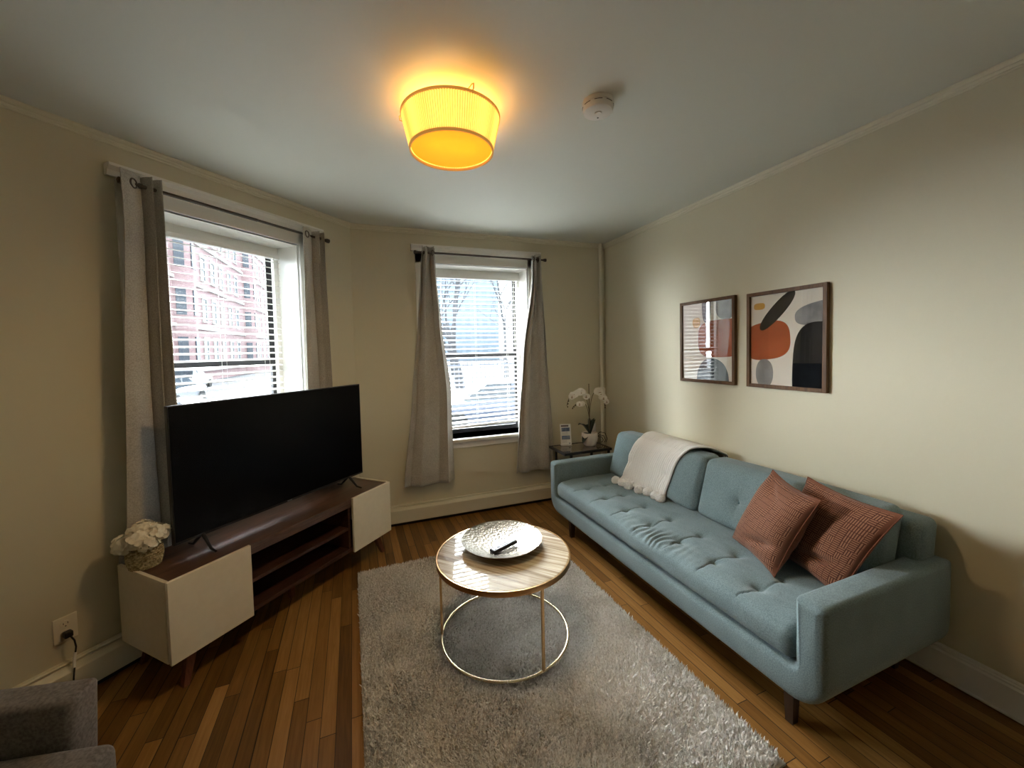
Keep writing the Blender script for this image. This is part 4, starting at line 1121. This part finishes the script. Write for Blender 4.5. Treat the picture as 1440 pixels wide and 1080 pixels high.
# local +x = front, arm nearest the bay wall at y 0..-.095, second arm outside the frame
def rb(sz, r, seg, c, nm, disp=None, m=ARMCH, ry=0):
    b = rbox(sz, r, seg, disp)
    if ry: bmesh.ops.rotate(b, cent=(0, 0, 0), matrix=Matrix.Rotation(ry, 3, 'Y'), verts=b.verts)
    bmesh.ops.translate(b, vec=c, verts=b.verts); return build(nm, b, m, ach)
AW = .10; SW = .56
rb((.70, AW, .44), .018, (20, 5, 12), (-.35, -AW / 2, .32), 'arm', disp=lambda q, u: q + Vector((.012 * u[2] * (u[0] > 0), .002 * fbm(q.x * 8, q.y, q.z * 8), 0)))
rb((.70, AW, .46), .018, (20, 5, 12), (-.35, -AW * 1.5 - SW, .33), 'arm')
rb((.68, SW - .006, .15), .03, (16, 16, 5), (-.21, -AW - SW / 2, .345), 'seat_cushion', disp=lambda q, u: q + Vector((0, 0, .014 * (1 - u[0] ** 2) * (1 - u[1] ** 2) * (u[2] > 0))))
rb((.66, SW - .004, .16), .012, (8, 8, 4), (-.35, -AW - SW / 2, .185), 'seat_base')
rb((.15, SW - .006, .52), .04, (6, 16, 14), (-.60, -AW - SW / 2, .60), 'backrest', ry=math.radians(-10))
for x in (-.06, -.62):
    for y in (-.05, -SW - AW - .05):
        bm = NB(); add_tube(bm, [(x, y, .11), (x + (.02 if x > -.3 else -.02), y, 0)], [.02, .012], 12); build('leg', bm, DKWOOD, ach)

# ------------------------------------------------------------------ outside
GZ = -.95
ASPH = mat('asphalt', (.020, .024, .030), .9, c2=(.028, .033, .040), scale=3); PAVE = mat('pavement', (.050, .054, .060), .9, c2=(.065, .07, .076), scale=4)
o = build('street', box((-16, 7, GZ - .3), (60, 170, GZ)), ASPH); tag(o, kind='structure')
bm = NB(); add_box(bm, (-22, 3.9, GZ - .3), (60, 7, GZ + .12)); add_box(bm, (3.2, 20, GZ), (60, 170, GZ + .12)); add_box(bm, (-60, 7, GZ - .3), (-16, 170, GZ + .12)); o = build('pavement', bm, PAVE); tag(o, kind='structure')
def brick_mat():
    m, nt, b = new_mat('red_brick'); L = nt.links.new
    tc = N(nt, 'ShaderNodeTexCoord'); mp = N(nt, 'ShaderNodeMapping'); mp.inputs['Rotation'].default_value = (PI / 2, 0, PI / 2)
    L(tc.outputs['Object'], mp.inputs[0]); br = N(nt, 'ShaderNodeTexBrick'); L(tc.outputs['Object'], mp.inputs[0])
    sx = N(nt, 'ShaderNodeSeparateXYZ'); cx = N(nt, 'ShaderNodeCombineXYZ'); L(tc.outputs['Object'], sx.inputs[0]); L(sx.outputs[1], cx.inputs[0]); L(sx.outputs[2], cx.inputs[1]); L(cx.outputs[0], br.inputs[0])
    br.inputs['Scale'].default_value = 3; br.inputs['Color1'].default_value = (.30, .185, .19, 1); br.inputs['Color2'].default_value = (.36, .24, .24, 1); br.inputs['Mortar'].default_value = (.36, .26, .22, 1)
    L(br.outputs[0], b.inputs['Base Color']); b.inputs['Roughness'].default_value = .9; return m
BRICK = brick_mat(); STONE = mat('pale_stone', (.46, .44, .40), .8, c2=(.52, .50, .46), scale=2); WPANE = mat('far_pane', (.05, .06, .075), .15); FRW = mat('far_window_frame', (.55, .55, .53), .6)
BX = -15.0; bb = empty('apartment_building', (BX, 30, GZ)); tag(bb, 'long red brick building with rows of windows across the street', 'building')
Hb = 23; Lb = 95
build('wall', box((-12, 0, 0), (0, Lb, Hb)), BRICK, bb)
bm = NB()
for k in range(6): add_box(bm, (-.02, -.1, 1.0 + k * 4.1), (.18, Lb, 1.28 + k * 4.1))
add_box(bm, (-.3, -.4, Hb - .2), (.6, Lb + .3, Hb + .5)); build('stone_band', bm, STONE, bb)
for y in (13, 34, 60):
    bm = NB(); add_lathe(bm, [(1.6, 0), (1.6, Hb + 1.0), (1.9, Hb + 1.1), (0, Hb + 3.5)], c=(-.5, y, 0), n=16); t0 = build('turret', bm, BRICK, bb)
    for k in range(5):
        bm = NB()
        for a in (-.9, 0, .7): add_box(bm, (1.54, -.36, 2.0 + k * 4.1), (1.63, .36, 4.2 + k * 4.1), M=Matrix.Translation((-.5, y, 0)) @ Matrix.Rotation(a, 4, 'Z'))
        build('turret_window', bm, WPANE, t0)
fw = None; ys = []
y = 2.0
while y < Lb - 3 and len(ys) < 20:
    if min(abs(y - t) for t in (13, 34, 60)) > 2.9: ys.append(y)
    y += 2.75
cnt = 0
for k in range(5):
    for y in ys:
        if cnt >= 100: break
        if fw is None:
            bm = NB(); add_box(bm, (.0, -.72, -.14), (.14, .72, 0)); add_box(bm, (.0, -.66, 2.2), (.12, .66, 2.5))
            add_box(bm, (.02, -.62, 0), (.09, -.54, 2.2)); add_box(bm, (.02, .54, 0), (.09, .62, 2.2)); add_box(bm, (.02, -.54, 1.05), (.09, .54, 1.13))
            fw = build('window', bm, STONE, bb, matrix=Matrix.Translation((0, y, 1.9 + k * 4.1)))
            bm = NB(); add_box(bm, (.01, -.54, 0), (.04, .54, 2.2)); fp = build('pane', bm, WPANE, fw)
        else:
            c = fw.copy(); col.objects.link(c); c.parent = bb; c.matrix_local = Matrix.Translation((0, y, 1.9 + k * 4.1))
            d = fp.copy(); col.objects.link(d); d.parent = c
        cnt += 1

# parked cars
TYRE = mat('tyre', (.02, .02, .02), .8); CGL = mat('car_glass', (.03, .04, .05), .08, spec=.8)
def car_proto(paint):
    root = empty('parked_car')
    sec = [(-2.25, .45, .62), (-2.2, .35, .86), (-1.5, .30, .95), (-.9, .28, 1.0), (.9, .28, 1.02), (1.5, .30, .98), (2.15, .35, .92), (2.25, .45, .70)]
    bm = NB(); rings = []
    for x, zl, zh in sec:
        w = .86 * (1 - .06 * abs(x / 2.25) ** 4)
        rings.append([bm.verts.new((x, y * w, z)) for y, z in ((-.92, zl), (-1, (zl + zh) * .5), (-.93, zh - .06), (-.82, zh), (.82, zh), (.93, zh - .06), (1, (zl + zh) * .5), (.92, zl))])
    for a, b in zip(rings, rings[1:]):
        for k in range(8): bm.faces.new((a[k], a[(k + 1) % 8], b[(k + 1) % 8], b[k]))
    bm.faces.new(rings[0]); bm.faces.new(rings[-1][::-1]); build('body', bm, paint, root, auto=35)
    bm = NB(); rr = []
    for x, z, w in ((-1.75, .96, .76), (-1.15, 1.42, .62), (.35, 1.44, .62), (1.15, 1.0, .76)): rr.append([bm.verts.new((x, -w, z)), bm.verts.new((x, w, z)), ])
    base = [(-1.75, .9, .8), (-1.15, .9, .8), (.35, .9, .8), (1.15, .9, .8)]; bs = [[bm.verts.new((x, -w, z)), bm.verts.new((x, w, z))] for x, z, w in base]
    for i in range(3):
        bm.faces.new((rr[i][0], rr[i][1], rr[i + 1][1], rr[i + 1][0])); bm.faces.new((rr[i][0], rr[i + 1][0], bs[i + 1][0], bs[i][0])); bm.faces.new((rr[i][1], bs[i][1], bs[i + 1][1], rr[i + 1][1])); bm.faces.new((bs[i][0], bs[i + 1][0], bs[i + 1][1], bs[i][1]))
    bm.faces.new((rr[0][0], bs[0][0], bs[0][1], rr[0][1])); bm.faces.new((rr[3][0], rr[3][1], bs[3][1], bs[3][0])); build('cabin_glass', bm, CGL, root)
    bm = NB(); add_box(bm, (-1.12, -.61, 1.405), (.33, .61, 1.47), bev=.03); add_box(bm, (-.45, -.70, .95), (-.37, .70, 1.42)); build('roof', bm, paint, root)
    for x in (-1.4, 1.4):
        for y in (-.80, .80):
            bm = NB(); add_tube(bm, [(x, y - .1, .33), (x, y + .1, .33)], .33, 24); wv = build('wheel', bm, TYRE, root)
    return root
cars = [((-9.2, 24.5, GZ), 88, (.30, .31, .33), 'grey parked car seen low through the left window', 0), ((-4.2, 11.3, GZ), 3, (.045, .055, .08), 'dark blue parked car nearest the left window', 1),
        ((-12.6, 37.0, GZ), 90, (.55, .55, .55), 'white parked car farther up the street by the brick building', 2), ((3.9, 12.2, GZ), 178, (.10, .12, .17), 'dark parked car low in the window facing the rug', 3), ((9.8, 13.0, GZ), 182, (.45, .46, .48), 'silver parked car beyond the curtain of the window facing the rug', 4)]
for p, rz, c, lab, i in cars:
    r_c = car_proto(mat('car_paint', c, .3, metal=.2, spec=.6, coat=.5)); r_c.location = p; r_c.rotation_euler = (0, 0, math.radians(rz)); tag(r_c, lab, 'car', 'cars parked on the street')

# iron fence beyond the street
IRON = mat('grey_iron', (.20, .21, .24), .6)
fe = empty('iron_fence', (3, 21.5, GZ + .12)); tag(fe, 'tall iron railing fence across the street', 'fence')
bm = NB(); add_box(bm, (0, -.03, .18), (24, .03, .24)); add_box(bm, (0, -.03, 1.5), (24, .03, 1.56)); build('rail', bm, IRON, fe)
f0 = None
for k in range(96):
    if f0 is None:
        bm = NB(); add_box(bm, (-.022, -.022, 0), (.022, .022, 1.75)); f0 = build('picket', bm, IRON, fe, matrix=Matrix.Translation((.1, 0, 0)))
    else:
        c = f0.copy(); col.objects.link(c); c.parent = fe; c.matrix_local = Matrix.Translation((.1 + k * .25, 0, 0))
# bare trees
BARK = mat('bark', (.075, .075, .08), .9, c2=(.11, .11, .115), scale=6)
def tree(label, loc, h, seed, r0=.20):
    rng = random.Random(seed); bm = NB()
    def br(p, d, L_, r, dep):
        pts = [p]; rs = [r]; q = p.copy(); dd = d.copy()
        for i in range(4):
            dd = (dd + Vector((rng.uniform(-.16, .16), rng.uniform(-.16, .16), rng.uniform(-.02, .12)))).normalized(); q = q + dd * L_ / 4; pts.append(q.copy()); rs.append(r * (1 - .11 * (i + 1)))
        add_tube(bm, pts, rs, 6 if dep < 2 else 4, cap=False)
        if dep < 5:
            for k in range(3 if dep < 4 else 2):
                t = pts[rng.choice((2, 3, 4, 4))]; nd = (dd + Vector((rng.uniform(-.9, .9), rng.uniform(-.9, .9), rng.uniform(-.2, .6)))).normalized(); br(t.copy(), nd, L_ * rng.uniform(.6, .8), r * .55, dep + 1)
    br(Vector((0, 0, 0)), Vector((0, 0, 1)), h * .36, r0, 0)
    o = build('bare_tree', bm, BARK); o.location = loc; tag(o, label, 'tree', 'bare winter trees across the street')
tree('leafless tree with the thickest trunk just behind the iron fence', (5.5, 24, GZ), 12, 1, .30)
tree('leafless slender tree behind the middle of the iron fence', (9.5, 27, GZ), 11, 2)
tree('leafless tree at the right end of the fence view', (16.5, 33, GZ), 13, 3)
tree('leafless tree farther back on the left of the fence view', (8, 38, GZ), 15, 4)
# distant pale tower blocks
FAR = mat('far_concrete', (.24, .29, .33), .9, c2=(.28, .33, .37), scale=.3); FARW = mat('far_tower_pane', (.20, .25, .29), .6)
for (x, y, w, d, h, lab) in ((24, 95, 16, 12, 34, 'tall pale tower block far behind the bare trees'), (44, 90, 12, 12, 22, 'lower pale block far behind the trees on the right')):
    t = empty('tower_block', (x, y, GZ)); tag(t, lab, 'building')
    build('wall', box((-w / 2, 0, 0), (w / 2, d, h)), FAR, t)
    k0 = None
    for i in range(7):
        for j in range(int(h / 3.4) - 1):
            if k0 is None: k0 = build('window', box((-.6, -.08, 0), (.6, .02, 1.5)), FARW, t, matrix=Matrix.Translation((-w / 2 + 1.5, 0, 2)))
            else:
                c = k0.copy(); col.objects.link(c); c.parent = t; c.matrix_local = Matrix.Translation((-w / 2 + 1.5 + i * (w - 3) / 6, 0, 2 + j * 3.4))

# ------------------------------------------------------------------ light
sc = bpy.context.scene
w = bpy.data.worlds.new('overcast'); sc.world = w; w.use_nodes = True
bg = w.node_tree.nodes['Background']; bg.inputs[0].default_value = (.80, .90, 1.0, 1); bg.inputs[1].default_value = 4.6
def sun(name, az, el, e, ang, c):
    l = bpy.data.lights.new(name, 'SUN'); l.energy = e; l.angle = math.radians(ang); l.color = c
    o = bpy.data.objects.new(name, l); col.objects.link(o)
    d = Vector((math.sin(math.radians(az)) * math.cos(math.radians(el)), math.cos(math.radians(az)) * math.cos(math.radians(el)), math.sin(math.radians(el))))
    o.rotation_euler = d.to_track_quat('Z', 'Y').to_euler(); o.location = (0, 6, 12)
sun('hazy_sun', -32, 27, 92, 84, (.95, .97, 1.0))
l = bpy.data.lights.new('lamp_downlight', 'SPOT'); l.energy = 27; l.spot_size = math.radians(174); l.spot_blend = .6; l.shadow_soft_size = .165; l.color = (1, .70, .36)
o = bpy.data.objects.new('lamp_downlight', l); col.objects.link(o); o.location = (lx, ly, H - .215)
l = bpy.data.lights.new('lamp_uplight', 'POINT'); l.energy = .35; l.shadow_soft_size = .04; l.color = (1, .62, .22)
o = bpy.data.objects.new('lamp_uplight', l); col.objects.link(o); o.location = (lx, ly, H - .075)

# ------------------------------------------------------------------ camera
f, CX_, CY_ = 557.4, 720, 514.9; Pt, Yw, Ro = [math.radians(v) for v in (2.372, 20.37, -1.283)]
cy, sy, cp, sp_ = math.cos(Yw), math.sin(Yw), math.cos(Pt), math.sin(Pt)
fwd = Vector((sy * cp, cy * cp, -sp_)); right = Vector((cy, -sy, 0)); up = right.cross(fwd)
R0 = right * math.cos(Ro) + up * math.sin(Ro); U0 = -right * math.sin(Ro) + up * math.cos(Ro)
cam = bpy.data.cameras.new('camera'); co = bpy.data.objects.new('camera', cam); col.objects.link(co)
co.matrix_world = Matrix(((R0.x, U0.x, -fwd.x, 0), (R0.y, U0.y, -fwd.y, 0), (R0.z, U0.z, -fwd.z, 1.5), (0, 0, 0, 1)))
cam.sensor_width = 36; cam.lens = f / 1440 * 36; cam.shift_y = -(540 - CY_) / 1440; cam.clip_start = .05; cam.clip_end = 500
sc.camera = co
sc.view_settings.view_transform = 'Standard'; sc.view_settings.look = 'None'; sc.view_settings.gamma = 1; sc.view_settings.exposure = .4
sc.cycles.max_bounces = 10; sc.cycles.diffuse_bounces = 6; sc.cycles.glossy_bounces = 4; sc.cycles.transparent_max_bounces = 12
sc.cycles.sample_clamp_indirect = 8; sc.cycles.use_denoising = True
